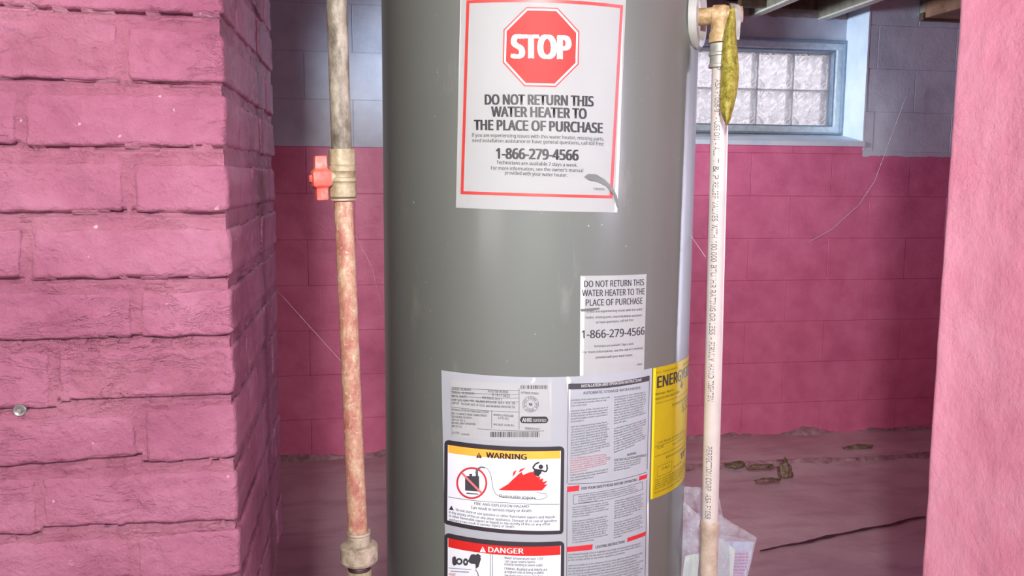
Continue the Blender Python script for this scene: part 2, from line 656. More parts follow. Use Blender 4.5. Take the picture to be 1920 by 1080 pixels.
# right reveal, left reveal, sloped sill, head
boxobj('reveal', (WX1 - 0.004, YB - 0.002, WZ0 - 0.02), (WX1 + 0.004, YG, 2.2), M_reveal, win)
boxobj('reveal', (WX0 - 0.004, YB - 0.002, WZ0 - 0.02), (WX0 + 0.004, YG, 2.2), M_reveal, win)
bm = bmesh.new()
rr = [(WX0, WX1)]
prof = [(YB - 0.008, WZ0 - 0.024), (YB - 0.008, WZ0 - 0.004), (YB + 0.004, WZ0 + 0.004), (YG, 1.468), (YG, WZ0 - 0.024)]
L = [bm.verts.new((WX0, y, z)) for y, z in prof]
Rr = [bm.verts.new((WX1 + 0.006, y, z)) for y, z in prof]
for i in range(5):
    bm.faces.new((L[i], L[(i + 1) % 5], Rr[(i + 1) % 5], Rr[i]))
bm.faces.new(L); bm.faces.new(list(reversed(Rr)))
bmesh.ops.recalc_face_normals(bm, faces=bm.faces[:])
obj('window_sill', bm, M_reveal, win, label='sloped pale blue sill')
ZT = 1.905
boxobj('window_head', (WX0, YG - 0.06, ZT), (WX1, YG + 0.2, 2.015), M_lav, win)
bm = bmesh.new()
prev = None
for i in range(25):
    t = i / 24
    x = WX0 + (WX1 - WX0) * t
    zt = 2.075 + 0.02 * noise.noise(Vector((x * 9, 0, 0))) - (0.03 if 0.72 < t < 0.95 else 0)
    cur = [bm.verts.new(p) for p in ((x, YG - 0.068, 2.005 + 0.008 * noise.noise(Vector((x * 20, 3, 0)))), (x, YG - 0.06, zt), (x, YG + 0.1, zt), (x, YG + 0.1, 2.0))]
    if prev:
        for a_ in range(3):
            bm.faces.new((prev[a_], cur[a_], cur[a_ + 1], prev[a_ + 1]))
    prev = cur
bmesh.ops.recalc_face_normals(bm, faces=bm.faces[:])
obj('mortar_cap', bm, M_plaster, win, label='rough grey mortar above the window')
# frame
fx0, fx1, fz0, fz1 = WX0 + 0.02, WX1 - 0.008, 1.462, ZT


def ringframe(name, x0, x1, z0, z1, wd, ya, yb, mat, wb=None):
    wb = wb or wd
    bm = bmesh.new()
    box(bm, (x0, ya, z0), (x1, yb, z0 + wb))
    box(bm, (x0, ya, z1 - wd), (x1, yb, z1))
    box(bm, (x0, ya, z0 + wb), (x0 + wd, yb, z1 - wd))
    box(bm, (x1 - wd, ya, z0 + wb), (x1, yb, z1 - wd))
    bevel_all(bm, 0.002)
    return obj(name, bm, mat, win)


ringframe('window_frame', fx0 - 0.012, fx1 + 0.006, fz0 - 0.005, fz1 + 0.0, 0.014, YG - 0.075, YG, M_wframe_d, 0.010)
ringframe('window_frame', fx0, fx1 - 0.004, fz0 + 0.004, fz1 - 0.012, 0.030, YG - 0.055, YG, M_wframe)
ringframe('glazing_bead', fx0 + 0.03, fx1 - 0.034, fz0 + 0.032, fz1 - 0.042, 0.009, YG - 0.04, YG, M_wframe_d)
# block glass
gx1 = fx1 - 0.045
pitchx = 0.185
gz0 = fz0 + 0.035
ph = (fz1 - 0.055 - gz0) / 2
bm = bmesh.new()
gx0 = gx1 - 4 * pitchx
jt = 0.005
for i in range(5):
    x = gx1 - i * pitchx
    box(bm, (x - jt / 2, YG - 0.002, gz0), (x + jt / 2, YG + 0.07, gz0 + 2 * ph))
for j in range(3):
    z = gz0 + j * ph
    box(bm, (gx0, YG - 0.0015, z - jt / 2), (gx1, YG + 0.068, z + jt / 2))
box(bm, (gx1, YG - 0.003, gz0 - 0.02), (WX1, YG + 0.08, gz0 + 2 * ph + 0.05))
box(bm, (WX0, YG - 0.003, gz0 - 0.02), (gx0, YG + 0.08, gz0 + 2 * ph + 0.05))
box(bm, (WX0, YG - 0.003, gz0 + 2 * ph + jt / 2), (WX1, YG + 0.078, ZT + 0.02))
box(bm, (WX0, YG - 0.003, 1.40), (WX1, YG + 0.078, gz0 - jt / 2))
obj('block_mortar', bm, M_gm, win)


def glass_block(seed):
    bm = bmesh.new()
    n = 18
    w_, h_ = pitchx - jt, ph - jt
    for side, yy in ((0, 0.0), (1, 0.07)):
        vs = []
        for j in range(n + 1):
            row = []
            for i in range(n + 1):
                u, v = i / n, j / n
                e = min(u, 1 - u, v, 1 - v)
                inset = 0.006 if e > 0.13 else (0 if e > 0.07 else (0.004 if e < 0.02 else 0.0))
                d = inset
                if e > 0.13:
                    d += 0.010 * noise.noise(Vector((u * 5 + seed * 7, v * 5, seed))) + 0.004 * noise.noise(Vector((u * 12, v * 12, seed * 3)))
                y = yy + (d if side == 0 else -d)
                row.append(bm.verts.new((u * w_, y, v * h_)))
            vs.append(row)
        for j in range(n):
            for i in range(n):
                q = (vs[j][i], vs[j][i + 1], vs[j + 1][i + 1], vs[j + 1][i])
                bm.faces.new(q if side == 0 else tuple(reversed(q)))
    for f in bm.faces: f.smooth = True
    me = bpy.data.meshes.new('glass_block')
    bm.to_mesh(me); bm.free()
    me.materials.append(M_glass)
    return me


for i in range(4):
    for j in range(2):
        o = put('glass_block', glass_block(i * 2 + j + 1), win)
        o.location = (gx1 - (i + 1) * pitchx + jt / 2, YG + 0.002, gz0 + j * ph + jt / 2)

# side walls, ceiling, joists
tagit(boxobj('wall_west', (XW - 0.2, -3, 0), (XW, YB + 0.25, 2.4), M_red), kind='structure')
tagit(boxobj('wall_east', (XE, -3, 0), (XE + 0.2, YB + 0.25, 2.4), M_red), kind='structure')
ceil = boxobj('ceiling', (XW - 0.1, -1.2, 2.2), (XE + 0.1, YB + 0.25, 2.24), M_wood)
ceil['kind'] = 'structure'
j1 = on_y(1437, 26, YB).x
j2 = on_y(1572, 32, YB).x
sp = j2 - j1
x = j2
xs = []
while x > XW: x -= 0.406
while x < XE:
    xs.append(x); x += 0.406
for x in xs:
    if abs(x - j1) < 0.15: x = j1
    painted = x > 1.4
    bm = bmesh.new()
    box(bm, (x, Y1 + 0.02, 2.004), (x + 0.04, YB + 0.24, 2.2))
    o = obj('joist', bm, M_taupe if painted else M_wood, ceil)
    if painted:
        bm = bmesh.new()
        box(bm, (x - 0.001, Y1 + 0.02, 1.998), (x + 0.041, YB + 0.24, 2.006))
        obj('painted_edge', bm, M_jpaint, o)
# brown board hanging by the right jamb
p = on_z(1733, 24, 2.0)
boxobj('board', (p.x, p.y - 0.35, 1.975), (p.x + 0.3, p.y, 2.05), M_brown, ceil, 0.003, label='brown board end under the joists')
boxobj('board', (p.x - 0.012, p.y - 0.01, 1.965), (p.x + 0.2, p.y + 0.02, 2.0), M_wood, ceil, 0.002)
boxobj('blocking', (on_y(1460, 10, YB).x, YB + 0.12, 2.03), (on_y(1550, 10, YB).x, YB + 0.16, 2.2), M_wood, ceil)
boxobj('blocking', (on_y(1390, 10, YB).x, YB + 0.0, 2.01), (j1, YB + 0.04, 2.2), M_wood, ceil)
boxobj('rim_board', (XW, YB + 0.2, 2.05), (XE, YB + 0.26, 2.25), M_wood, ceil)

# lintel over the opening
lintel = boxobj('trim_1', (XL - 0.2, Y0 + 0.01, 1.72), (XR + 0.2, Y1 - 0.01, 2.19), M_jamb, None, 0.004)
lintel['kind'] = 'structure'

# right jamb: thickly painted plaster
bm = bmesh.new()
ny, nz = 80, 160
vs = []
prof = []
r = 0.012
for j in range(nz + 1):
    z = 2.2 * j / nz
    row = []
    pts = [(XR + 0.6, Y1), (XR + 0.1, Y1), (XR + r, Y1), (XR + r * 0.3, Y1 - r * 0.3), (XR, Y1 - r)]
    pts += [(XR, Y1 - r - (Y1 - r - Y0 - r) * i / ny) for i in range(1, ny + 1)]
    pts += [(XR + r * 0.3, Y0 + r * 0.3), (XR + r, Y0), (XR + 0.5, Y0), (XR + 1.2, Y0)]
    for (x, y) in pts:
        d = 0.0035 * noise.noise(Vector((y * 7, z * 7, x))) + 0.0016 * noise.noise(Vector((y * 25, z * 25, 3 + x * 9)))
        row.append(bm.verts.new((x + d, y + (0.4 * d if y > Y1 - 0.02 else 0), z)))
    vs.append(row)
for j in range(nz):
    for i in range(len(vs[0]) - 1):
        bm.faces.new((vs[j][i], vs[j + 1][i], vs[j + 1][i + 1], vs[j][i + 1]))
bmesh.ops.recalc_face_normals(bm, faces=bm.faces[:])
jamb = obj('wall_right', bm, M_jamb, smooth=50)
jamb['kind'] = 'structure'
boxobj('wall_core', (XR + 0.03, Y0 + 0.03, 0), (XE, Y1 - 0.03, 2.2), M_jamb, jamb)

# ------------------------------------------------------------------ left brick pier
pier = empty('wall_left', (XL, Y0, 0), kind='structure')


def nz3(x, y, z):
    return noise.noise(Vector((x, y, z)))


def rough_brick(quad, ya, yb, nx, nzz, nyy, seed, damage=0.0, axis='y', proud=0.0, corner=False):
    """quad: four (a, z) corners TL TR BR BL of the exposed face; a = x for the front, y for the side.
    The exposed face sits at ya, the brick runs back to yb."""
    bm = bmesh.new()
    TL, TR, BR, BL = quad
    W = (TR[0] - TL[0] + BR[0] - BL[0]) / 2
    H = (TL[1] - BL[1] + TR[1] - BR[1]) / 2
    D = abs(yb - ya)
    sg = 1 if yb > ya else -1
    cache = {}
    rad = 0.0055

    def vert(i, j, k):
        key = (i, j, k)
        if key in cache: return cache[key]
        u, v, t = i / nx, j / nzz, k / nyy
        a0 = BL[0] + (BR[0] - BL[0]) * u
        a1 = TL[0] + (TR[0] - TL[0]) * u
        b0 = BL[1] + (BR[1] - BL[1]) * u
        b1 = TL[1] + (TR[1] - TL[1]) * u
        a = a0 + (a1 - a0) * v
        z = b0 + (b1 - b0) * v
        d = D * t
        # rounding
        ua, va = u * W, v * H
        cu = min(max(ua, rad), W - rad)
        cv = min(max(va, rad), H - rad)
        cd = max(d, rad)
        du, dv, dd = ua - cu, va - cv, d - cd
        ln = math.sqrt(du * du + dv * dv + dd * dd)
        if ln > rad:
            f = rad / ln
            a += du * (f - 1); z += dv * (f - 1); d += dd * (f - 1)
        # hand-made unevenness
        x_, z_ = a * 1.0, z
        edge = min(ua, W - ua, va, H - va)
        n = 0.0016 * nz3(x_ * 22 + seed, z_ * 22, d * 20) + 0.0009 * nz3(x_ * 70 + seed, z_ * 70, d * 60)
        if damage:
            rr = nz3(x_ * 38 + seed * 3, z_ * 38, 2) * 0.6 + nz3(x_ * 90 + seed, z_ * 90, 8) * 0.5
            n -= damage * (0.004 + 0.008 * abs(rr)) * min(1, edge / 0.012)
        rag = 0.0024 * nz3(x_ * 45 + seed, z_ * 45, 5)
        d -= n + proud
        z += rag * (1 if v > 0.9 or v < 0.1 else 0.2)
        a += rag * (1 if u > 0.95 or u < 0.05 else 0.2)
        p = (a, ya + sg * d, z) if axis == 'y' else (ya + sg * d, a, z)
        cache[key] = bm.verts.new(p)
        return cache[key]

    def q(*vs):
        f = bm.faces.new(vs); f.smooth = True
    for i in range(nx):
        for j in range(nzz):
            q(vert(i, j, 0), vert(i + 1, j, 0), vert(i + 1, j + 1, 0), vert(i, j + 1, 0))
    for i in range(nx):
        for k in range(nyy):
            q(vert(i, 0, k), vert(i, 0, k + 1), vert(i + 1, 0, k + 1), vert(i + 1, 0, k))
            q(vert(i, nzz, k), vert(i + 1, nzz, k), vert(i + 1, nzz, k + 1), vert(i, nzz, k + 1))
    for j in range(nzz):
        for k in range(nyy):
            q(vert(0, j, k), vert(0, j + 1, k), vert(0, j + 1, k + 1), vert(0, j, k + 1))
            q(vert(nx, j, k), vert(nx, j, k + 1), vert(nx, j + 1, k + 1), vert(nx, j + 1, k))
    bmesh.ops.recalc_face_normals(bm, faces=bm.faces[:])
    return bm


def fr(px, py):
    p = on_y(px, py, Y0)
    return (p.x, p.z)


FRONT = [  # pixel corners TL TR BR BL measured on the pier's face, damage
    ((-160, -205), (230, -190), (230, -105), (-160, -118), 0),
    ((247, -190), (416, -182), (417, -90), (247, -98), 0),
    ((-330, -95), (46, -85), (48, 10), (-330, -8), 0),
    ((58, -85), (418, -72), (419, 27), (60, 14), 0.1),
    ((-160, 30), (222, 42), (216, 150), (-160, 138), 0.8),
    ((238, 48), (421, 62), (424, 156), (238, 152), 0.35),
    ((-330, 165), (32, 172), (30, 268), (-330, 265), 0.2),
    ((42, 172), (423, 178), (426, 273), (46, 272), 0.05),
    ((-160, 302), (228, 304), (230, 396), (-160, 399), 0.1),
    ((250, 306), (426, 306), (429, 396), (253, 398), 0),
    ((-330, 428), (40, 430), (38, 522), (-330, 526), 0),
    ((58, 430), (430, 425), (433, 520), (60, 523), 0),
    ((-140, 548), (245, 547), (248, 633), (-140, 642), 0.15),
    ((262, 546), (434, 540), (437, 628), (262, 633), 0.1),
    ((-280, 665), (90, 660), (95, 766), (-280, 774), 0.15),
    ((104, 660), (438, 650), (441, 738), (112, 752), 0.75),
    ((-120, 792), (250, 778), (258, 856), (-120, 886), 0),
    ((271, 770), (442, 755), (445, 858), (273, 869), 0),
    ((-300, 908), (66, 897), (70, 1002), (-300, 1016), 0.05),
    ((78, 896), (448, 882), (451, 977), (82, 990), 0),
    ((-120, 1025), (240, 1008), (245, 1086), (-120, 1104), 0),
    ((257, 1006), (452, 992), (455, 1078), (261, 1090), 0.1),
    ((-300, 1122), (70, 1112), (75, 1200), (-300, 1212), 0),
    ((85, 1110), (456, 1097), (459, 1190), (90, 1202), 0),
    ((-120, 1235), (250, 1222), (255, 1310), (-120, 1320), 0),
    ((268, 1220), (459, 1208), (462, 1300), (272, 1308), 0),
]
bottoms = []
courses_z = []
for idx, (a, b, c, d, dm) in enumerate(FRONT):
    quad = [fr(*a), fr(*b), fr(*c), fr(*d)]
    corner = b[0] > 400
    if corner:
        quad[1] = (XL, quad[1][1]); quad[2] = (XL, quad[2][1])
        W = quad[1][0] - quad[0][0]
        courses_z.append((quad[2][1], quad[1][1], W > 0.15))
    W = quad[1][0] - quad[0][0]
    depth = (0.1 if W > 0.15 else 0.2) if corner else 0.03
    bm = rough_brick(quad, Y0, Y0 + depth, max(8, int(W / 0.0032)), 20, int(depth / 0.005), idx * 3.7, dm)
    bottoms.append((quad[3], quad[2]))
    obj('brick', bm, M_brick, pier)
# bricks of the side face
for n, (zb, zt, stretcher) in enumerate(courses_z):
    ts = [0.1, 0.3, 0.5] if stretcher else [0.2, 0.4, 0.5]
    for a, b in zip(ts, ts[1:]):
        ya, yb = Y0 + a + 0.008, Y0 + b - (0.002 if b == 0.5 else 0.0)
        rz = 0.004 * nz3(n * 3.1, a * 7, 0)
        quad = [(ya, zt + rz), (yb, zt - rz), (yb, zb - rz), (ya, zb + rz)]
        pr = 0.003 * nz3(n * 5.3, a * 11, 4)
        bm = rough_brick(quad, XL, XL - 0.04, max(6, int((yb - ya) / 0.006)), 16, 6, n * 2.3 + a * 9, 0.25, axis='x', proud=pr)
        obj('brick', bm, M_brick, pier)
# plain bricks beyond the frame, further left, above and below
zlo = min(c[0] for c in courses_z)
zhi = max(c[1] for c in courses_z)
bm0 = bmesh.new()
box(bm0, (0, 0, 0), (0.2, 0.03, 0.057)); bevel_all(bm0, 0.004)
me_b = bpy.data.meshes.new('brick'); bm0.to_mesh(me_b); bm0.free(); me_b.materials.append(M_brick)
xleft = fr(-340, 500)[0]
k = 0
z = zhi + 0.01
rows = []
while z < 2.13: rows.append((z, XL)); z += 0.0675
z = zlo - 0.0675
while z > 0.3: rows.append((z, XL)); z -= 0.0675
for zi in range(11): rows.append((zlo + 0.004 + zi * 0.0675, xleft - 0.01))
for ri, (z, xr) in enumerate(rows):
    x = xr - 0.205 - (0.104 if ri % 2 else 0)
    while x > xr - (0.85 if xr == XL else 0.4):
        o = put('brick', me_b, pier); o.location = (x, Y0 + 0.0005 * (ri % 3), z)
        x -= 0.21

# mortar body: displaced skin on front and side
x_a, x_b = xleft - 0.5, XL - 0.0035
z_a, z_b = zlo - 0.02, zhi + 0.02


def mortar_skin():
    bm = bmesh.new()
    fx0 = fr(-30, 500)[0]
    cols = [x_a, fx0 - 0.2] + [fx0 + (x_b - fx0) * i / 170 for i in range(171)]
    zs = list(np.arange(z_a, z_b, 0.0027))
    prev = None
    for z in zs:
        row = []
        for x in cols:
            d = 0.0022 + 0.0022 * nz3(x * 30, z * 30, 1) + 0.0014 * nz3(x * 85, z * 85, 4)
            for (p, q) in bottoms:
                if p[0] - 0.004 < x < q[0] + 0.004:
                    t = (x - p[0]) / (q[0] - p[0])
                    zb = p[1] + (q[1] - p[1]) * t + 0.003 * nz3(x * 40, zb_seed(p), 0) - 0.0015
                    dz = z - zb
                    wd = 0.0030 * (0.75 + 0.9 * nz3(x * 11, p[1] * 9, 7))
                    if abs(dz) < wd:
                        d += 0.009
                    elif -0.009 < dz < -wd:
                        d -= 0.0022 * (1 + (dz + wd) / 0.009)
            row.append(bm.verts.new((x, Y0 + d, z)))
        if prev:
            for a in range(len(row) - 1):
                f = bm.faces.new((prev[a], prev[a + 1], row[a + 1], row[a])); f.smooth = True
        prev = row
    # side skin
    ys = [Y0 + 0.003 + (Y1 - Y0 - 0.004) * i / 70 for i in range(71)]
    prev = None
    for z in list(np.arange(z_a, z_b, 0.004)):
        row = []
        for y in ys:
            d = 0.004 + 0.003 * nz3(y * 30, z * 30, 11) + 0.0015 * nz3(y * 85, z * 85, 14)
            row.append(bm.verts.new((XL - d, y, z)))
        if prev:
            for a in range(len(row) - 1):
                f = bm.faces.new((prev[a], prev[a + 1], row[a + 1], row[a])); f.smooth = True
        prev = row
    bmesh.ops.recalc_face_normals(bm, faces=bm.faces[:])
    return bm


def zb_seed(p):
    return p[1] * 13


obj('mortar', mortar_skin(), M_mortar, pier)
boxobj('wall_core', (XW, Y0 + 0.016, 0), (XL - 0.012, Y1 - 0.01, 2.2), M_mortar, pier)
# old screw in the face
p = on_y(36, 770, Y0 - 0.001)
bm = bmesh.new()
lathe(bm, Vector((p.x, Y0 + 0.004, p.z)), Vector((0, -1, 0)), [(0, 0.0065), (0.004, 0.0065), (0.005, 0.0055), (0.0042, 0.004), (0.0035, 0.003), (0.006, 0.0022), (0.006, 0.0005)], 20)
obj('wall_plug', bm, M_plug, pier, 30, label='small grey metal wall plug')

# ------------------------------------------------------------------ water heater
TR_ = 0.247
tc = camxy(0.0405, 1.43)
TC = Vector((tc.x, tc.y, 0))
toC = Vector((EYE.x - TC.x, EYE.y - TC.y, 0)).normalized()
toR = Vector((-toC.y, toC.x, 0))


def cyl(px, py):
    d = ray(px, py)
    o = EYE - TC
    A = d.x ** 2 + d.y ** 2
    B = 2 * (o.x * d.x + o.y * d.y)
    Cc = o.x ** 2 + o.y ** 2 - TR_ ** 2
    disc = B * B - 4 * A * Cc
    t = (-B - math.sqrt(max(disc, 0))) / (2 * A)
    p = EYE + d * t
    v = Vector((p.x - TC.x, p.y - TC.y, 0))
    th = math.atan2(v.dot(toR), v.dot(toC))
    return Vector((th * TR_, p.z))


def onc(s, z, off=0.0):
    th = s / TR_
    v = toC * math.cos(th) + toR * math.sin(th)
    return Vector((TC.x, TC.y, 0)) + v * (TR_ + off) + Vector((0, 0, z))


heater = empty('water_heater', TC, 'tall grey cylindrical gas water heater covered with safety labels', 'water heater')
bm = bmesh.new()
prof = [(0.05, TR_ - 0.012), (0.052, TR_ - 0.002), (0.06, TR_), (1.50, TR_), (1.512, TR_ - 0.002), (1.52, TR_ - 0.01), (1.545, TR_ - 0.06), (1.56, 0.06), (1.56, 0.03)]
lathe(bm, Vector((TC.x, TC.y, 0)), Zv, prof, 256)
obj('jacket', bm, M_tank, heater, 30)
for k in range(3):
    a = k * 2.094 + 0.4
    bm = bmesh.new()
    lathe(bm, Vector((TC.x + 0.18 * math.cos(a), TC.y + 0.18 * math.sin(a), 0.004)), Zv, [(0, 0.02), (0.05, 0.02)], 16)
    obj('foot', bm, M_darkm, heater, 30)
bm = bmesh.new()
lathe(bm, Vector((TC.x, TC.y, 1.555)), Zv, [(0, 0.05), (0.07, 0.05), (0.07, 0.045)], 32)
obj('vent_collar', bm, M_steel, heater, 30)


def wrap(bm, off, step=0.006):
    """bm holds flat shapes as (s, z, 0); cut to strips and lay them on the jacket."""
    xs_ = [v.co.x for v in bm.verts]
    if not xs_: return
    a, b = min(xs_), max(xs_)
    if b - a > step:
        s = math.ceil(a / step) * step + 1e-5
        while s < b:
            bmesh.ops.bisect_plane(bm, geom=bm.verts[:] + bm.edges[:] + bm.faces[:], plane_co=(s, 0, 0), plane_no=(1, 0, 0), dist=1e-7)
            s += step
    for v in bm.verts:
        v.co = onc(v.co.x, v.co.y, off)
    for f in bm.faces: f.smooth = True


LAY = 0.00035


def shape(name, polys, mat, parent, layer, label=None, raw=False, thick=False):
    if name in ('red_bar', 'red_border') and len(polys) > 1:
        for p in polys:
            o = shape(name, [p], mat, parent, layer, label, raw, thick)
        return o
    o = shape_(name, polys, mat, parent, layer, label, raw, thick)
    if len(polys) > 1: o['kind'] = 'stuff'
    return o


def shape_(name, polys, mat, parent, layer, label=None, raw=False, thick=False):
    """polys: lists of pixel points (or (s, z) when raw) -> one part on the jacket."""
    bm = bmesh.new()
    for poly in polys:
        pts = poly if raw else [cyl(*p) for p in poly]
        vs = [bm.verts.new((p[0], p[1], 0)) for p in pts]
        bm.faces.new(vs)
    bmesh.ops.triangulate(bm, faces=[f for f in bm.faces if len(f.verts) > 4])
    bmesh.ops.recalc_face_normals(bm, faces=bm.faces[:])
    for f in bm.faces:
        if f.normal.z < 0: f.normal_flip()
    wrap(bm, layer * LAY)
    if thick:
        bmesh.ops.solidify(bm, geom=bm.faces[:], thickness=0.00025)
    return obj(name, bm, mat, parent, 35, label=label)


FONT = None
try:
    import os
    FONT = bpy.data.fonts.load(os.path.join(bpy.utils.resource_path('LOCAL'), 'datafiles', 'fonts', 'NotoSansHebrew-Regular.woff2'))
except Exception:
    FONT = None


def text_bm(body, offset=0.0, res=2):
    cu = bpy.data.curves.new('t', 'FONT')
    cu.body = body
    cu.size = 1.0
    cu.offset = offset
    cu.resolution_u = res
    if FONT: cu.font = FONT
    o = bpy.data.objects.new('t', cu)
    C.objects.link(o)
    dg = bpy.context.evaluated_depsgraph_get()
    me = bpy.data.meshes.new_from_object(o.evaluated_get(dg))
    bpy.data.objects.remove(o)
    bpy.data.curves.remove(cu)
    bm = bmesh.new()
    bm.from_mesh(me)
    bpy.data.meshes.remove(me)
    return bm


_h = text_bm('H')
CAP = max(v.co.y for v in _h.verts)
_h.free()


def fit(body, A, B, U, offset=0.0, res=2):
    """text from baseline point A to B, cap height vector U; all (s, z). offset = extra stroke weight in em"""
    bm = text_bm(body, 0.0, res)
    if not bm.verts: return bm
    if offset > 0.004:
        src = bm.copy()
        n = 1 if offset < 0.015 else (2 if offset < 0.03 else 4)
        for k in range(-n, n + 1):
            if k == 0: continue
            c = src.copy()
            for v in c.verts:
                v.co.x += offset * 1.15 * k / n
                v.co.y += offset * 0.35 * (1 if k % 2 else -1) * abs(k) / n
            merge(bm, c)
        src.free()
    x0 = min(v.co.x for v in bm.verts)
    x1 = max(v.co.x for v in bm.verts)
    for v in bm.verts:
        t = (v.co.x - x0) / max(1e-6, x1 - x0)
        p = A + (B - A) * t + U * (v.co.y / CAP)
        v.co = (p.x, p.y, 0)
    return bm


def merge(dst, src):
    me = bpy.data.meshes.new('tmp')
    src.to_mesh(me); src.free()
    dst.from_mesh(me)
    bpy.data.meshes.remove(me)


def words(name, lines, mat, parent, layer, label=None, offset=0.02, res=2):
    """lines: (text, (px, py) baseline left, (px, py) baseline right, cap height in pixels)"""
    if name in ('lettering', 'header_lettering') and len(lines) > 1:
        for ln in lines:
            o = words(name, [ln], mat, parent, layer, label, offset, res)
        return o
    bm = bmesh.new()
    for ln in lines:
        t, a, b, h = ln[:4]
        A, B = cyl(*a), cyl(*b)
        U = (cyl(a[0], a[1] - h) - A + cyl(b[0], b[1] - h) - B) / 2
        merge(bm, fit(t, A, B, U, ln[4] if len(ln) > 4 else offset, res))
    wrap(bm, layer * LAY, 0.008)
    o = obj(name, bm, mat, parent, label=label)
    o['kind'] = 'stuff'
    return o


SAFE = ('WARNING If the information in these instructions is not followed exactly a fire or explosion may result causing property damage personal injury or loss of life. '
        'Do not store or use gasoline or other flammable vapors and liquids in the vicinity of this or any other appliance. '
        'Install the water heater in accordance with local codes or in the absence of local codes with the national fuel gas code. '
        'Read the use and care manual before operating. Turn off all electric power to the appliance. Do not attempt to light the burner by hand. '
        'Smell all around the appliance area for gas. Be sure to smell next to the floor because some gas is heavier than air and will settle on the floor. ').split()


def paragraph(name, c0, c1, c2, c3, n, mat, parent, layer, per=44, seed=0, ragged=0.12, gaps=(), start=0, fill=0.62):
    """fine print between pixel corners TL, TR, BR, BL; n lines"""
    rnd = random.Random(seed)
    TL, TRr, BR, BL = cyl(*c0), cyl(*c1), cyl(*c2), cyl(*c3)
    bm = bmesh.new()
    wi = start
    for k in range(n):
        if k in gaps: continue
        t = (k + 0.8) / n
        A = TL + (BL - TL) * t
        B = TRr + (BR - TRr) * t
        s = ''
        while len(s) < per:
            s += SAFE[wi % len(SAFE)] + ' '
            wi += 1
        s = s[:per]
        fr_ = 1 - rnd.random() * ragged
        if (k + 1) in gaps or k == n - 1: fr_ *= rnd.uniform(0.3, 0.8)
        s = s[:int(per * fr_)].rstrip()
        if not s: continue
        up = ((TL - BL) / n) * fill
        merge(bm, fit(s, A, A + (B - A) * (len(s) / per), up, 0.01, 1))
    wrap(bm, layer * LAY, 0.02)
    o = obj(name, bm, mat, parent)
    o['kind'] = 'stuff'
    return o


def quadp(x0, y0, x1, y1, x2, y2, x3, y3):
    return [(x0, y0), (x1, y1), (x2, y2), (x3, y3)]


def band(a, b, h, n=12):
    """strip of height h px hanging below line a-b"""
    top = [(a[0] + (b[0] - a[0]) * i / n, a[1] + (b[1] - a[1]) * i / n) for i in range(n + 1)]
    return top + [(x, y + h) for x, y in reversed(top)]


def border(pts, wpx):
    """frame polygons around a 4-corner pixel quad TL TR BR BL, width inward"""
    (x0, y0), (x1, y1), (x2, y2), (x3, y3) = pts
    w_ = wpx
    I = [(x0 + w_, y0 + w_), (x1 - w_, y1 + w_), (x2 - w_, y2 - w_), (x3 + w_, y3 - w_)]
    P = list(pts)
    return [[P[i], P[(i + 1) % 4], I[(i + 1) % 4], I[i]] for i in range(4)]


# --- large STOP label
q = [(864, -24), (1174, -12), (1157, 398), (855, 389)]
lab = shape('stop_label', [q], M_white, heater, 1, 'white stop label with red border', thick=True)
shape('red_border', border([(875, 1), (1168, 10), (1148, 372), (864, 364)], 5.5), M_redb, lab, 2)
cx, cy, rad_ = 1014.5, 88.5, 77.0


def octa(r, sx=0.955, sy=1.0, tilt=R_(1.4)):
    P = []
    for k in range(8):
        a = math.pi / 8 + k * math.pi / 4
        x, y = r * sx * math.cos(a), r * sy * math.sin(a)
        P.append((cx + x * math.cos(tilt) - y * math.sin(tilt), cy + x * math.sin(tilt) + y * math.cos(tilt)))
    return P


shape('octagon_outline', [octa(80.5)], M_dred, lab, 2)
shape('octagon_ring', [octa(77.5)], M_whitep, lab, 3)
shape('octagon', [octa(73.5)], M_redp, lab, 4)
words('lettering', [('STOP', (958, 108), (1071, 110.5), 42, 0.055)], M_whitep, lab, 5)
words('lettering', [('DO NOT RETURN THIS', (909, 196), (1113, 199.5), 18.5),
                    ('WATER HEATER TO', (921, 218.5), (1100, 222.5), 18.5),
                    ('THE PLACE OF PURCHASE', (889, 243.5), (1130, 249.5), 18.5),
                    ('1-866-279-4566', (930, 297), (1085, 300.5), 19)], M_ink, lab, 2, offset=0.044)
words('fine_lettering', [('If you are experiencing issues with this water heater, missing parts,', (885, 256.5), (1132, 264), 6.5),
                         ('need installation assistance or have general questions, call toll free:', (886, 266.5), (1132, 273), 6.5),
                         ('Technicians are available 7 days a week.', (931, 307.5), (1083, 313), 6.5),
                         ("For more information, see the owner's manual", (921, 318), (1093, 323), 6.5),
                         ('provided with your water heater.', (947, 327), (1064, 332), 6.5),
                         ('100093', (1112, 356), (1133, 357), 4)], M_fine_ink, lab, 2, offset=0.012, res=1)
shape('torn_strip', [[(1095, 331), (1102, 326), (1117, 327), (1132, 336), (1147, 351), (1156, 368), (1159, 392), (1155, 388), (1149, 366), (1136, 349), (1121, 341), (1104, 338)]], M_tank, lab, 6, 'torn strip baring the grey jacket')

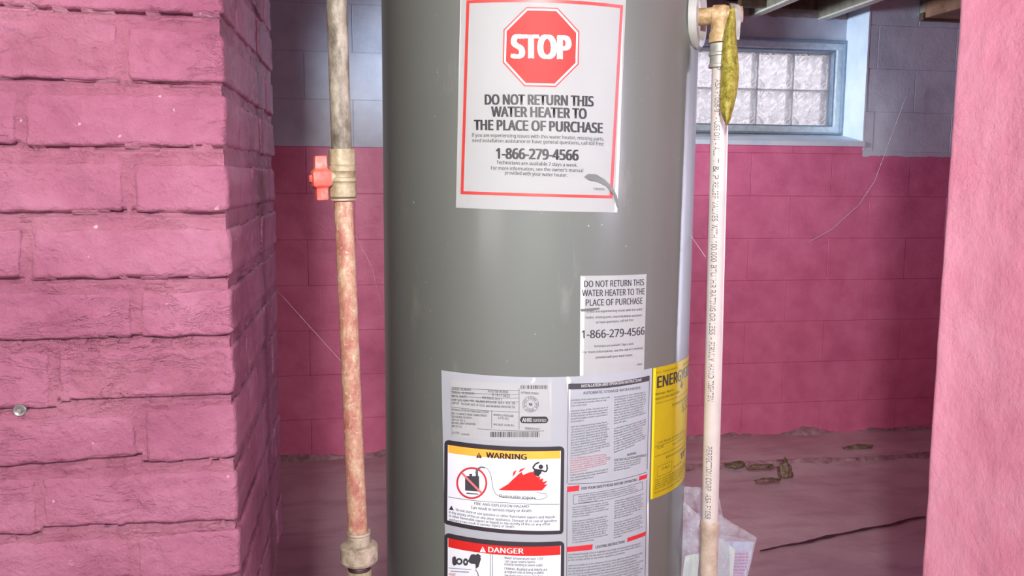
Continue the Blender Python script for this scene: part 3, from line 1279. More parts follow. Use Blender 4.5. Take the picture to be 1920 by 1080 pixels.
# --- smaller white label
q = [(1088, 517), (1212, 514), (1207, 700), (1087, 705)]
lab = shape('return_label', [q], M_white, heater, 1, 'small white sticker without border', thick=True)
words('lettering', [('DO NOT RETURN THIS', (1095, 538), (1207, 534.5), 11.5),
                    ('WATER HEATER TO THE', (1091, 555), (1208, 551.5), 11.5),
                    ('PLACE OF PURCHASE', (1098, 573), (1204, 569), 11.5),
                    ('1-866-279-4566', (1090, 634), (1208, 627), 14.5)], M_ink2, lab, 2, offset=0.02)
words('fine_lettering', [('If you are experiencing issues with this water', (1100, 586), (1204, 581.5), 4.2),
                         ('heater, missing parts, need installation assistance', (1098, 597), (1203, 592.5), 4.2),
                         ('or have questions, call toll free:', (1117, 606.5), (1188, 601.5), 4.2),
                         ('Technicians are available 7 days a week.', (1113, 651), (1188, 646), 4.2),
                         ("For more information, see the owner's manual", (1092, 662.5), (1204, 654), 4.2),
                         ('provided with your water heater.', (1117, 672), (1186, 667), 4.2),
                         ('100094', (1193, 685), (1203, 684), 3)], M_fine_ink, lab, 2, offset=0.012, res=1)
shape('scuff', [[(1088, 579), (1104, 578), (1124, 576.5), (1123, 580), (1108, 583), (1089, 584)]], M_tank, lab, 3)

# --- main cool-white label sheet
q = [(828, 694), (1000, 707), (1066, 706), (1222, 690), (1216, 940), (1214, 1200), (840, 1240)]
lab = shape('instruction_sheet', [q], M_cool, heater, 1.6, 'large white sheet of printed instructions', thick=True)
MS = lab
# rating sticker on it
rq = [(845, 711), (1034, 717), (1033, 826), (846, 817)]
rate = shape('rating_sticker', [rq], plain('bright_sticker_paper', '#d4d5d5', 0.5, 0, 0.01, 8), heater, 2.8, 'small white rating plate sticker', thick=True)
polys = []
for (x0, y0, x1, y1) in ((847, 725, 974, 731), (847, 733.5, 974, 739), (847, 741, 974, 745.5), (847, 748, 974, 752.5), (847, 762, 974, 772), (895, 803, 1020, 807)):
    polys.append([(x0, y0), (x1, y1), (x1, y1 + 0.8), (x0, y0 + 0.8)])
for (x0, y0, y1) in ((973, 728, 805), (922, 769, 803)):
    polys.append([(x0, y0), (x0 + 0.9, y0), (x0 + 0.9, y1), (x0, y1)])
shape('rule_lines', polys, M_grey_ink, rate, 4)
words('fine_lettering', [('MODEL NUMBER', (848, 731), (884, 732.5), 4.5), ('SERIAL NUMBER', (848, 737.5), (890, 739.5), 4.5), ('MFG. DATE', (848, 744.5), (876, 746), 4.5),
                         ('CAP. U.S. GAL.', (848, 751.5), (880, 753), 4.5), ('INPUT', (848, 757.5), (862, 758.5), 4.5),
                         ('XG50 T06 HE38U0', (915, 735), (953, 737.5), 5), ('Q 1817 0423', (923, 741.5), (956, 745), 5), ('04 AUG 2017', (905, 747), (942, 751), 5),
                         ('50   40,000 BTU/HR  NAT  4.9  50', (883, 753), (966, 758), 4.5), ('RECOVERY RATE  41  G.P.H.  MAX WORKING PRESSURE 150', (866, 758.5), (966, 765), 4),
                         ('FOR INSTALLATION ON COMBUSTIBLE FLOORS', (848, 769), (917, 774.5), 3.8), ('MIN. CLEARANCE FROM COMBUSTIBLES', (848, 776), (914, 781), 3.8),
                         ('SIDES 0 IN. REAR 0 IN. FRONT 4', (848, 782.5), (886, 785), 3.8), ('VENT 6 IN. TOP 12', (848, 788.5), (873, 790.5), 3.8), ('NATURAL DRAFT OPERATION', (848, 794), (892, 797), 3.8),
                         ('ANSI Z21.10.1', (848, 800), (867, 801.5), 3.8),
                         ('MANIFOLD PRESSURE', (926, 779), (963, 781.5), 3.8), ('4.0 IN. W.C.', (934, 785), (955, 786.5), 3.8), ('MAX. INLET 14.0 IN. W.C.', (926, 797), (965, 799), 3.8),
                         ('UL LISTED', (849, 812), (862, 813), 3.5), ('GAS WATER HEATER', (866, 815), (881, 816), 3),
                         ('AUTOMATIC STORAGE', (977, 737.5), (1010, 739.5), 4), ('300510-01', (984, 804.5), (1011, 806), 4)], M_fine_ink, rate, 4, offset=0.012, res=1)
# barcodes
rnd = random.Random(2)
polys = []
for (x0, y0, x1, h) in ((976, 722, 1026, 7), (920, 809, 1012, 10)):
    x = x0
    while x < x1:
        wd = rnd.choice((0.7, 0.7, 1.2, 1.8))
        polys.append([(x, y0), (x + wd, y0), (x + wd, y0 + h), (x, y0 + h)])
        x += wd + rnd.choice((0.7, 1.0, 1.6))
shape('barcode', polys, M_ink2, rate, 4)
# round certification seal


def ringpoly(cx, cy, r0, r1, n=28, sx=1.0, a0=0.0, a1=2 * math.pi):
    P = []
    for k in range(n):
        a, b = a0 + (a1 - a0) * k / n, a0 + (a1 - a0) * (k + 1) / n
        P.append([(cx + sx * r0 * math.cos(a), cy + r0 * math.sin(a)), (cx + sx * r1 * math.cos(a), cy + r1 * math.sin(a)),
                  (cx + sx * r1 * math.cos(b), cy + r1 * math.sin(b)), (cx + sx * r0 * math.cos(b), cy + r0 * math.sin(b))])
    return P


pol = ringpoly(995, 757.5, 14.4, 15.2) + ringpoly(995, 757.5, 8.2, 8.9)
for k in range(26):
    a = 2 * math.pi * k / 26
    if k % 7 == 3: continue
    pol.append([(995 + 10 * math.cos(a), 757.5 + 10 * math.sin(a)), (995 + 13.4 * math.cos(a), 757.5 + 13.4 * math.sin(a)),
                (995 + 13.4 * math.cos(a + .12), 757.5 + 13.4 * math.sin(a + .12)), (995 + 10 * math.cos(a + .12), 757.5 + 10 * math.sin(a + .12))])
pol.append([(991.5, 755), (998, 755.5), (998.5, 760.5), (992, 760)])
shape('round_seal', pol, M_grey_ink, rate, 4)
pill = [(979.5, 793), (977, 791.5), (975, 787), (977, 782), (979.5, 780.5), (1023, 780.5), (1026, 782.5), (1028, 787), (1026, 791.5), (1023, 793)]
shape('logo_pill', [pill], M_ink, rate, 4)
words('logo_lettering', [('AHRI', (979, 790.3), (997, 790.3), 7, 0.03), ('CERTIFIED', (999, 790), (1024, 790), 5)], M_whitep, rate, 5, offset=0.01)


# --- warning panel
def rounded(pts, r, n=5):
    """round the corners of a pixel quad TL TR BR BL"""
    out = []
    P = [Vector(p) for p in pts]
    for i in range(4):
        a, b, c = P[i - 1], P[i], P[(i + 1) % 4]
        u = (a - b).normalized() * r
        v = (c - b).normalized() * r
        for k in range(n + 1):
            t = k / n
            out.append(tuple((b + u) * (1 - t) ** 2 + b * 2 * t * (1 - t) + (b + v) * t ** 2))
    return out


def frame_panel(name, Q, parent, hdr_mat, hdr, label):
    pn = shape(name, [rounded(Q, 9)], M_frameb, parent, 2.6, label)
    I = [(Q[0][0] + 6.5, Q[0][1] + 9), (Q[1][0] - 6.5, Q[1][1] + 7.5), (Q[2][0] - 6.5, Q[2][1] - 8), (Q[3][0] + 6.5, Q[3][1] - 8)]
    shape('panel_face', [I], M_cool, pn, 3.4)
    H = [(I[0][0] + 1, I[0][1]), (I[1][0] - 1, I[1][1]), (I[1][0] - 1, I[1][1] + hdr), (I[0][0] + 1, I[0][1] + hdr)]
    shape('header_band', [H], hdr_mat, pn, 4.2)
    return pn


Q = [(834, 824.5), (1058, 837), (1056, 1002), (833, 983)]
wp = frame_panel('warning_panel', Q, heater, M_orange, 14.5, 'black framed warning panel with orange header')
words('lettering', [('WARNING', (912, 857), (988, 861), 10, 0.035)], M_ink, wp, 5)
shape('alert_triangle', [[(893.5, 857.5), (904.5, 858), (899, 847.5)]], M_ink, wp, 5)
shape('alert_mark', [[(898.4, 850.5), (899.8, 850.5), (899.6, 854.8), (898.6, 854.8)], [(898.5, 855.6), (899.7, 855.6), (899.7, 856.8), (898.5, 856.8)]], M_orange, wp, 5.8)
# fuel can, hose, prohibition ring
shape('fuel_can', [[(873, 892), (899, 892), (899.5, 921), (873, 919)], [(881, 888), (886, 888), (886, 892), (881, 892)], [(893, 880), (897, 880), (897, 892), (893, 892)], [(876, 923), (897, 925), (898, 927), (875, 925)]], M_ink2, wp, 4.6)
shape('prohibition_ring', ringpoly(885.5, 905, 26.5, 30, 36, 0.96), M_dred, wp, 5.2)
shape('prohibition_bar', [[(865.5, 887), (868, 884), (905.5, 922.5), (903, 925.5)]], M_rfine, wp, 5.2)
hose = [(895, 885), (899, 879), (905, 875), (911, 876), (917, 881), (921, 890), (923, 902), (925, 915), (930, 926), (940, 931), (955, 933), (970, 933.5), (985, 935), (1000, 934), (1010, 936), (1020, 934), (1026, 930), (1024, 925), (1014, 924), (1006, 922)]


def ribbon(pts, wd):
    P = []
    for a, b in zip(pts, pts[1:]):
        dx, dy = b[0] - a[0], b[1] - a[1]
        l = math.hypot(dx, dy) or 1
        nx_, ny_ = -dy / l * wd / 2, dx / l * wd / 2
        P.append([(a[0] + nx_, a[1] + ny_), (b[0] + nx_, b[1] + ny_), (b[0] - nx_, b[1] - ny_), (a[0] - nx_, a[1] - ny_)])
    return P


shape('vapor_outline', ribbon(hose, 0.9), M_fine_ink, wp, 4.6)
shape('hose_spout', ribbon([(893, 886), (897, 878), (903, 875), (910, 876.5)], 3), M_grey_ink, wp, 5.4)
shape('flame', [[(935, 918), (948, 910), (953, 907), (962, 898), (972, 889), (978, 884), (981, 890), (992, 885), (1000, 884), (1003, 890), (1008, 894), (1013, 892), (1012, 898), (1019, 896), (1017, 903), (1027, 901), (1020, 908), (1027, 907), (1016, 919)],
                [(961, 894), (963, 884), (969, 880), (966, 888)], [(972, 885), (976, 879), (986, 876), (978, 883)]], M_redp, wp, 4.6)
shape('person_pictogram', [[(1000, 883), (1004, 878), (1010, 879), (1016, 880), (1015, 886), (1009, 893), (1003, 890)]] + ringpoly(1014, 874.5, 0.1, 4.3, 12)
      + ribbon([(1004, 881), (999, 876), (1004, 869), (1011, 866)], 3) + ribbon([(1015, 881), (1023, 884), (1026, 879), (1025, 870)], 3), M_ink, wp, 5.4)
words('fine_lettering', [('Flammable Vapors', (937, 932), (1004, 935.5), 6), ('FIRE AND EXPLOSION HAZARD', (890, 945.5), (992, 951), 4.8), ('Can result in serious injury or death.', (884, 953), (998, 959.5), 5.5),
                         ('Do not store or use gasoline or other flammable vapors and liquids', (856, 957), (1041, 970.5), 4.6),
                         ('in the vicinity of this or any other appliance. Storage of or use of gasoline', (843, 961.5), (1044, 977.5), 4.6),
                         ('or other flammable vapors or liquids in the vicinity of this or any other', (843, 968), (1032, 984), 4.6),
                         ('appliance can result in serious injury or death.', (843, 975), (966, 989), 4.6)], M_ink2, wp, 4.6, offset=0.012, res=1)
shape('alert_triangle', [[(843, 955), (852, 956), (847.5, 947.5)]], M_ink, wp, 4.6)
shape('rule_lines', ribbon([(842, 931), (950, 942), (1049, 944.5)], 0.9), M_fine_ink, wp, 4.6)

# --- danger panel
Q = [(834, 999), (1058, 1015), (1056, 1240), (833, 1225)]
dp = frame_panel('danger_panel', Q, heater, M_redp, 17, 'black framed danger panel with red header')
words('lettering', [('DANGER', (916, 1034), (982, 1037), 9.5, 0.02)], M_whitep, dp, 5)
shape('alert_triangle', [[(900.5, 1034), (912, 1035), (906, 1023.5)]], M_whitep, dp, 5)
shape('alert_mark', [[(905.4, 1026.5), (906.8, 1026.5), (906.6, 1031), (905.6, 1031)], [(905.5, 1032), (906.7, 1032), (906.7, 1033.2), (905.5, 1033.2)]], M_redp, dp, 5.8)
shape('hand_pictogram', [[(849, 1045), (853, 1042), (856, 1044), (857, 1058), (852, 1060), (849, 1055)], [(884, 1039), (890, 1038), (897, 1043), (903, 1046), (901, 1052), (898, 1062), (893, 1066), (892, 1057), (884, 1056), (878, 1052)], [(892, 1040), (897, 1037), (903, 1042), (900, 1046)]]
      + ringpoly(862, 1052, 3, 6.5, 14) + ringpoly(874, 1053, 2.5, 7, 14, 0.7), M_ink2, dp, 4.6)
shape('rule_lines', ribbon([(920, 1037), (920, 1100)], 1) + ribbon([(924, 1037), (924, 1100)], 1) + ribbon([(842, 1064), (885, 1067)], 1), M_grey_ink, dp, 4.6)
shape('faucet_outline', ribbon([(892, 1067), (896, 1072), (898, 1080), (905, 1084)], 1.5) + ribbon([(846, 1070), (880, 1072)], 1.2), M_fine_ink, dp, 4.6)
words('fine_lettering', [('Water temperature over 125F', (946, 1047), (1018, 1049), 4.6), ('can cause severe burns', (947, 1053.5), (1003, 1055), 4.6), ('instantly resulting in severe scalds.', (946, 1059), (1018, 1061), 4.6),
                         ('Children, disabled and elderly are', (946, 1067), (1026, 1069), 4.6), ('at highest risk of being scalded.', (946, 1073), (1020, 1075), 4.6),
                         ('See instruction manual before', (946, 1080), (1018, 1082), 4.6)], M_ink2, dp, 4.6, offset=0.012, res=1)
words('fine_lettering', [('HOT', (843, 1078), (856, 1080), 5)], M_dred, dp, 4.6, offset=0.012, res=1)

# --- printed instruction columns on the sheet
# baselines rise to the right as the sheet turns away
shape('header_band', [[(1066, 719), (1140, 717), (1217, 704), (1216, 714), (1140, 727), (1066, 730)]], M_ink2, MS, 2.6)
words('header_lettering', [('INSTALLATION AND OPERATION INSTRUCTIONS', (1089, 726), (1202, 714), 5)], M_whitep, MS, 3.4, offset=0.02, res=1)
words('header_lettering', [('AUTOMATIC STORAGE WATER HEATER', (1093, 739), (1200, 729), 5)], M_ink2, MS, 2.6, offset=0.01, res=1)
shape('column_rules', ribbon([(1065.5, 720), (1063, 906)], 1.1) + ribbon([(1217, 705), (1212.5, 880)], 1.0) + ribbon([(1063, 920), (1062, 1190)], 1.1) + ribbon([(1212, 900), (1207, 1180)], 1.0) + ribbon([(1064, 907), (1140, 903), (1212, 885)], 1.0), M_grey_ink, MS, 2.6)
paragraph('fine_print', (1070, 748), (1145, 742), (1145, 841), (1070, 857), 22, M_grey_ink, MS, 2.6, per=42, seed=1, gaps=(3, 9))
paragraph('fine_print', (1069, 857), (1145, 848), (1145, 872), (1069, 888), 7, M_rfine, MS, 2.6, per=42, seed=2, start=12)
paragraph('fine_print', (1069, 888), (1143, 876), (1143, 890), (1069, 903), 3, M_grey_ink, MS, 2.6, per=42, seed=3, start=55)
paragraph('fine_print', (1151, 742), (1212, 732), (1211, 826), (1150, 850), 22, M_grey_ink, MS, 2.6, per=36, seed=4, gaps=(11,), start=30)
words('header_lettering', [('WARNING', (1175, 855), (1192, 851), 4.5), ('FOR INSTALLATION REFERENCE', (1151, 865), (1211, 855), 4.5)], M_ink2, MS, 2.6, offset=0.01, res=1)
paragraph('fine_print', (1151, 866), (1207, 857), (1204, 872), (1150, 884), 4, M_grey_ink, MS, 2.6, per=34, seed=5, start=70)
shape('red_bar', [[(1063, 912), (1086, 909.5), (1085, 920), (1063, 922)], [(1198, 893), (1213, 888.5), (1212, 896), (1197, 901)],
                  [(1062, 1025), (1111, 1020), (1110, 1030), (1062, 1034.5)], [(1176, 1008), (1210, 996), (1209, 1004), (1175, 1016)]], M_dred, MS, 2.6)
words('header_lettering', [('FOR YOUR SAFETY READ BEFORE OPERATING', (1090, 918), (1194, 901), 4.8), ('LIGHTING INSTRUCTIONS', (1116, 1028), (1171, 1017), 5)], M_ink2, MS, 2.6, offset=0.02, res=1)
shape('warning_box_outline', ribbon([(1075, 928), (1204, 903), (1204, 917), (1145, 935), (1075, 945), (1075, 928)], 0.8), M_grey_ink, MS, 2.6)
paragraph('fine_print', (1084, 929), (1201, 906), (1200, 921), (1084, 945), 4, M_fine_ink, MS, 2.6, per=66, seed=6)
paragraph('fine_print', (1073, 949), (1142, 938), (1141, 1008), (1073, 1019), 16, M_grey_ink, MS, 2.6, per=40, seed=7, start=20, gaps=(5,))
paragraph('fine_print', (1152, 937), (1207, 923), (1205, 993), (1150, 1010), 16, M_grey_ink, MS, 2.6, per=32, seed=8, start=44, gaps=(8,))
paragraph('fine_print', (1065, 1037), (1207, 1013), (1206, 1105), (1065, 1135), 19, M_grey_ink, MS, 2.6, per=84, seed=9, start=8, gaps=(3,))

# --- yellow energy label, runs round the side
a_, b_ = cyl(1224, 690), cyl(1286, 671)
c_, d_ = cyl(1273, 911), cyl(1219, 936.5)
ext = 0.075
tl, bl = a_, d_
trr = a_ + (b_ - a_).normalized() * ((b_ - a_).length + ext)
brr = d_ + (trr - a_)
brr = Vector((brr.x, d_.y + (trr.y - a_.y)))
lab = shape('energy_label', [[tuple(tl), tuple(trr), tuple(brr), tuple(bl)]], M_yellow, heater, 1.6, 'yellow energy guide label wrapping round the side', raw=True, thick=True)
EW = (trr - tl)
EH = (bl - tl)


def ep(u, v):
    return tl + EW * u + EH * v


uu = lambda px, py: ((cyl(px, py) - tl).x) / EW.x
print('energy label size', EW.length, EH.length, 'u of silhouette', uu(1288, 690))


def etext(name, items, mat, off=0.012, res=1):
    bm = bmesh.new()
    for (t, u0, u1, v, h) in items:
        A, B = ep(u0, v), ep(u1, v)
        U = -EH * h
        merge(bm, fit(t, A, B, U, off, res))
    wrap(bm, 2.6 * LAY, 0.008)
    return obj(name, bm, mat, lab)


etext('header_lettering', [('ENERGYGUIDE', 0.05, 0.93, 0.155, 0.085)], M_ink, 0.03, 2)
shape('arrow', [[tuple(ep(0.46, 0.16)), tuple(ep(0.49, 0.16)), tuple(ep(0.49, 0.19)), tuple(ep(0.52, 0.19)), tuple(ep(0.475, 0.225)), tuple(ep(0.43, 0.19)), tuple(ep(0.46, 0.19))]], M_ink, lab, 2.6, raw=True)
etext('lettering', [('$320', 0.5, 0.85, 0.42, 0.075)], M_yink, 0.0, 2)
etext('fine_lettering', [('U.S. Government', 0.04, 0.36, 0.045, 0.014), ('Federal law prohibits removal of this label before consumer purchase', 0.5, 0.96, 0.045, 0.014),
                         ('Water Heater - Natural Gas', 0.03, 0.3, 0.21, 0.018), ('Capacity (first hour rating): 81 gallons', 0.03, 0.42, 0.245, 0.018),
                         ('Estimated Yearly Energy Cost', 0.28, 0.8, 0.33, 0.022),
                         ('Cost Range of Similar Models', 0.07, 0.6, 0.585, 0.016), ('$290', 0.07, 0.16, 0.625, 0.016), ('Your cost will depend on your utility rates', 0.3, 0.9, 0.64, 0.016),
                         ('Estimated yearly energy use', 0.2, 0.86, 0.72, 0.018), ('242', 0.13, 0.26, 0.80, 0.02), ('therms', 0.33, 0.55, 0.83, 0.018),
                         ('Your cost will depend on your utility rates and use.', 0.05, 0.95, 0.868, 0.012), ('Cost range based only on models fueled by natural gas', 0.05, 0.95, 0.885, 0.012),
                         ('with a high first hour rating (75 - 114 gallons).', 0.05, 0.86, 0.902, 0.012), ('Estimated operating cost based on a national average', 0.05, 0.93, 0.919, 0.012),
                         ('natural gas cost of $1.09 per therm.', 0.05, 0.55, 0.936, 0.012), ('Estimated yearly energy use: 242 therms.', 0.05, 0.8, 0.965, 0.014)], M_yink)
shape('rule_lines', [[tuple(ep(0.04, v)), tuple(ep(0.96, v)), tuple(ep(0.96, v + 0.004)), tuple(ep(0.04, v + 0.004))] for v in (0.27, 0.60, 0.675)]
      + [[tuple(ep(u0, v0)), tuple(ep(u1, v0)), tuple(ep(u1, v1)), tuple(ep(u0, v1))] for (u0, v0, u1, v1) in ((0.08, 0.76, 0.084, 0.84), (0.3, 0.76, 0.304, 0.84), (0.08, 0.76, 0.3, 0.763), (0.08, 0.84, 0.3, 0.843))], M_yink, lab, 2.6, raw=True)
shape('use_mark', [[tuple(ep(0.5, 0.75)), tuple(ep(0.7, 0.75)), tuple(ep(0.7, 0.765)), tuple(ep(0.5, 0.765))], [tuple(ep(0.52, 0.765)), tuple(ep(0.56, 0.765)), tuple(ep(0.56, 0.80)), tuple(ep(0.52, 0.80))], [tuple(ep(0.6, 0.765)), tuple(ep(0.64, 0.765)), tuple(ep(0.64, 0.80)), tuple(ep(0.6, 0.80))]], M_ink, lab, 2.6, raw=True)

# --- relief valve on the side of the heater
th = R_(69)
nv = toC * math.cos(th) + toR * math.sin(th)
zv_ = at_d(1300, 38, 1.36).z
vb = onc(th * TR_, zv_)
bm = bmesh.new()
lathe(bm, vb - nv * 0.003, nv, [(0, 0.047), (0.006, 0.047), (0.011, 0.043), (0.012, 0.034), (0.005, 0.027), (0.004, 0.016)], 48, cap=True)
obj('escutcheon', bm, M_ring, heater, 35, label='grey plastic ring round the relief valve')
bm = bmesh.new()
lathe(bm, vb - nv * 0.004, nv, [(0, 0.0125), (0.028, 0.0125), (0.029, 0.0155), (0.046, 0.0155), (0.047, 0.0135), (0.056, 0.0135), (0.064, 0.0125), (0.070, 0.0115), (0.071, 0.004)], 32)
vc = vb + nv * 0.038
lathe(bm, vc + Vector((0, 0, 0.013)), Vector((0, 0, -1)), [(0, 0.006), (0.001, 0.013), (0.014, 0.0165), (0.034, 0.0165), (0.04, 0.0185), (0.052, 0.0185), (0.053, 0.012)], 32)
valve = obj('relief_valve', bm, M_brass, heater, 35, label='worn brass relief valve')
for (t0, r0) in ((0.0, 0.0),):
    bm = bmesh.new()
    lathe(bm, vc + Vector((0, 0, -0.0405)), Vector((0, 0, -1)), [(0, 0.0165), (0.012, 0.0165), (0.0135, 0.018), (0.017, 0.018), (0.018, 0.0163), (0.029, 0.0163), (0.030, 0.0178), (0.034, 0.0178), (0.035, 0.012)], 32)
    obj('outlet_collar', bm, M_steel, valve, 35, label='grey metal collar below the brass')
# lever
le = vb + nv * 0.082
bm = bmesh.new()
right = Rg.copy()
fw = -Fg
o0 = at_d(1384, 40, le.dot(Fg) - 0.012)
# a bent strip: top tongue over the valve then a plate that hangs
hw = 0.0105
pr_ = [at_d(1372, 6, o0.dot(Fg) + 0.012), at_d(1377, 8, o0.dot(Fg) + 0.002), at_d(1380, 14, o0.dot(Fg)), at_d(1381, 26, o0.dot(Fg)), at_d(1380, 48, o0.dot(Fg)), at_d(1379, 74, o0.dot(Fg))]
sd = (Fg * 0.35 + Rg * 1.0).normalized()
ws = [0.006, 0.007, 0.008, 0.0085, 0.0075, 0.0065]
prev = None
for p, w_ in zip(pr_, ws):
    cur = (bm.verts.new(p - sd * w_), bm.verts.new(p + sd * w_))
    if prev: bm.faces.new((prev[0], cur[0], cur[1], prev[1]))
    prev = cur
bmesh.ops.solidify(bm, geom=bm.faces[:], thickness=0.0018)
bevel_all(bm, 0.0004)
obj('lever', bm, M_lever, valve, 40, label='pale grey test lever')

# --- yellow tag hanging from the lever
D0 = le.dot(Fg) - 0.03
Lp = [(1371, 14), (1364, 34), (1357, 60), (1353.5, 95), (1352, 130), (1351, 165), (1349.5, 195), (1352, 212), (1357, 226), (1361, 235)]
Rp = [(1377, 12), (1380, 34), (1380, 60), (1383, 95), (1386, 130), (1384.5, 155), (1381, 180), (1375, 205), (1370, 224), (1364, 236)]
bm = bmesh.new()
rows = []
NU, SUB = 10, 5
for k in range((len(Lp) - 1) * SUB + 1):
    i, t = min(k // SUB, len(Lp) - 2), 0
    t = k / SUB - i
    l = Vector(Lp[i]).lerp(Vector(Lp[i + 1]), t)
    r = Vector(Rp[i]).lerp(Vector(Rp[i + 1]), t)
    row = []
    for u in range(NU + 1):
        s = u / NU
        q_ = l.lerp(r, s)
        bul = 0.016 * math.sin(math.pi * s) * min(1, k / 8) + 0.0015 * nz3(s * 6, k * 0.25, 1)
        jx = 0.8 * nz3(k * 0.7, 3, 1) if u in (0, NU) else 0
        row.append(bm.verts.new(at_d(q_.x + jx, q_.y, D0 - bul)))
    rows.append(row)
for a, b in zip(rows, rows[1:]):
    for u in range(NU):
        bm.faces.new((a[u], a[u + 1], b[u + 1], b[u]))
bmesh.ops.solidify(bm, geom=bm.faces[:], thickness=0.0012)
tg = obj('warning_tag', bm, M_tag, None, True)
tagit(tg, 'curled weathered yellow paper tag hanging from the brass relief valve', 'tag')

# ------------------------------------------------------------------ discharge pipe with lettering
DP = vc.dot(Fg)
pt = vc + Vector((0, 0, -0.07))
pb = at_d(1328.5, 1080, DP)
pb = pt + (pb - pt) * 1.05
dpipe = empty('discharge_pipe', (pb.x, pb.y, pb.z), 'long off-white plastic drain pipe dropping from the relief valve', 'pipe')
ax = (pb - pt)
PLEN = ax.length
PR = 0.0128
bm = bmesh.new()
ysl = 975
tsl = (at_d(1329, ysl, DP) - pt).dot(ax.normalized())
lathe(bm, pt, ax, [(0, PR), (PLEN, PR)], 40)
obj('pipe_length', bm, M_pvc, dpipe, 30)
bm = bmesh.new()
lathe(bm, pt + ax.normalized() * tsl, ax, [(0, PR + 0.0006), (0.004, PR + 0.0022), (0.02, PR + 0.0016), (0.06, PR + 0.001), (PLEN - tsl + 0.02, PR + 0.001)], 32)
obj('sleeve', bm, M_sleeve, dpipe, 30, label='dirty beige lower sleeve')
pax = ax.normalized()
pth0 = None
vcen = (EYE - (pt + pb) / 2)
vcen = (vcen - pax * vcen.dot(pax)).normalized()
vrt = pax.cross(vcen).normalized()
if vrt.dot(Rg) < 0: vrt = -vrt


def pipe_text(items, name):
    """text reading downwards along the pipe: (text, y0, y1)"""
    bm = bmesh.new()
    for (t, y0, y1) in items:
        s0 = (at_d(1338, y0, DP - PR) - pt).dot(pax)
        s1 = (at_d(1338, y1, DP - PR) - pt).dot(pax)
        tb = text_bm(t, 0.0, 2)
        merge(tb, (lambda c: ([setattr(v.co, 'y', v.co.y + 0.02) for v in c.verts], c)[1])(tb.copy()))
        x0 = min(v.co.x for v in tb.verts); x1 = max(v.co.x for v in tb.verts)
        for v in tb.verts:
            s = s0 + (s1 - s0) * (v.co.x - x0) / (x1 - x0)
            # glyph up points to +x of the view when text reads downwards
            a = (-0.62 + v.co.y / CAP * 0.66)
            v.co = pt + pax * s + (vcen * math.cos(a) + vrt * math.sin(a)) * (PR + 0.00025)
        merge(bm, tb)
    o = obj(name, bm, M_grey_ink, dpipe)
    o['kind'] = 'stuff'
    return o


pipe_text([('CORP', 102, 131), ('ASA F1058-97', 148, 216), ('-', 220, 223), ('USE ON', 228, 262), ('-', 268, 271), ('ALL', 275, 291), ('T & P', 297, 336), ('RELIEF', 341, 372), ('VALVES', 377, 415), ('WITH', 420, 446), ('100,000', 452, 491),
           ('BTU/HR', 497, 540), ('RATING', 544, 584), ('OR LESS', 588, 628), ('-', 633, 637), ('FIRMLY', 642, 678), ('HAND', 683, 710), ('TIGHTEN', 714, 753),
           ('PERFECTION', 838, 893), ('CORP', 897, 921), ('ASA', 928, 945), ('F1058', 949, 974)], 'lettering')

# ------------------------------------------------------------------ gas pipe on the left
GD = 1.16
g_top, g_v0, g_v1 = at_d(629, -60, GD), at_d(640.5, 280, GD), at_d(644, 378, GD)
g_bot = at_d(671, 1002, GD)
gas = empty('gas_pipe', at_d(673, 1130, GD), 'tilted vertical gas pipe with red shut-off handle left of the heater', 'pipe')
dirg = (g_v0 - g_top).normalized()
bm = bmesh.new()
lathe(bm, g_top - dirg * 0.25, g_v0 - g_top, [(0, 0.0131), ((g_v0 - g_top).length + 0.255, 0.0131)], 36)
obj('pipe_length', bm, M_pu, gas, 30, label='tan and grey galvanised upper pipe')
bm = bmesh.new()
d2 = g_bot - g_v1
lathe(bm, g_v1, d2, [(0, 0.0125), (0.3, 0.0128), (d2.length + 0.01, 0.0135)], 36)
obj('pipe_length', bm, M_pl, gas, 30, label='pinkish rust mottled lower pipe')
# valve body: hex ends and round middle
dv = (g_v1 - g_v0)
Lv = dv.length
vu = Lv / 98.0
bm = bmesh.new()
lathe(bm, g_v0, dv, [(0, 0.0165), (0, 0.0172), (29 * vu, 0.0172), (30 * vu, 0.0158)], 48, facets=8, rot=0.2)
lathe(bm, g_v0 + dv.normalized() * 29 * vu, dv, [(0, 0.0158), (4 * vu, 0.0178), (12 * vu, 0.0178), (15 * vu, 0.016), (17 * vu, 0.0155), (23 * vu, 0.0155), (25 * vu, 0.0178), (31 * vu, 0.0178), (33 * vu, 0.016), (36 * vu, 0.0155)], 40)
lathe(bm, g_v0 + dv.normalized() * 64 * vu, dv, [(0, 0.0168), (2 * vu, 0.0178), (24 * vu, 0.0178), (26 * vu, 0.0168)], 48, facets=8, rot=0.5)
vbody = obj('valve_body', bm, M_fit, gas, 25, label='dull brass valve body')
bm = bmesh.new()
lathe(bm, g_v0 + dv.normalized() * 88 * vu, dv, [(0, 0.0162), (2.5 * vu, 0.0162), (3 * vu, 0.0135)], 36)
obj('valve_thread', bm, M_darkm, vbody, 25)
bm = bmesh.new()
lathe(bm, g_v0 + dv.normalized() * 92 * vu, dv, [(0, 0.0165), (0, 0.0172), (4 * vu, 0.0172), (5 * vu, 0.014)], 36)
obj('valve_end_ring', bm, M_fit, vbody, 25)
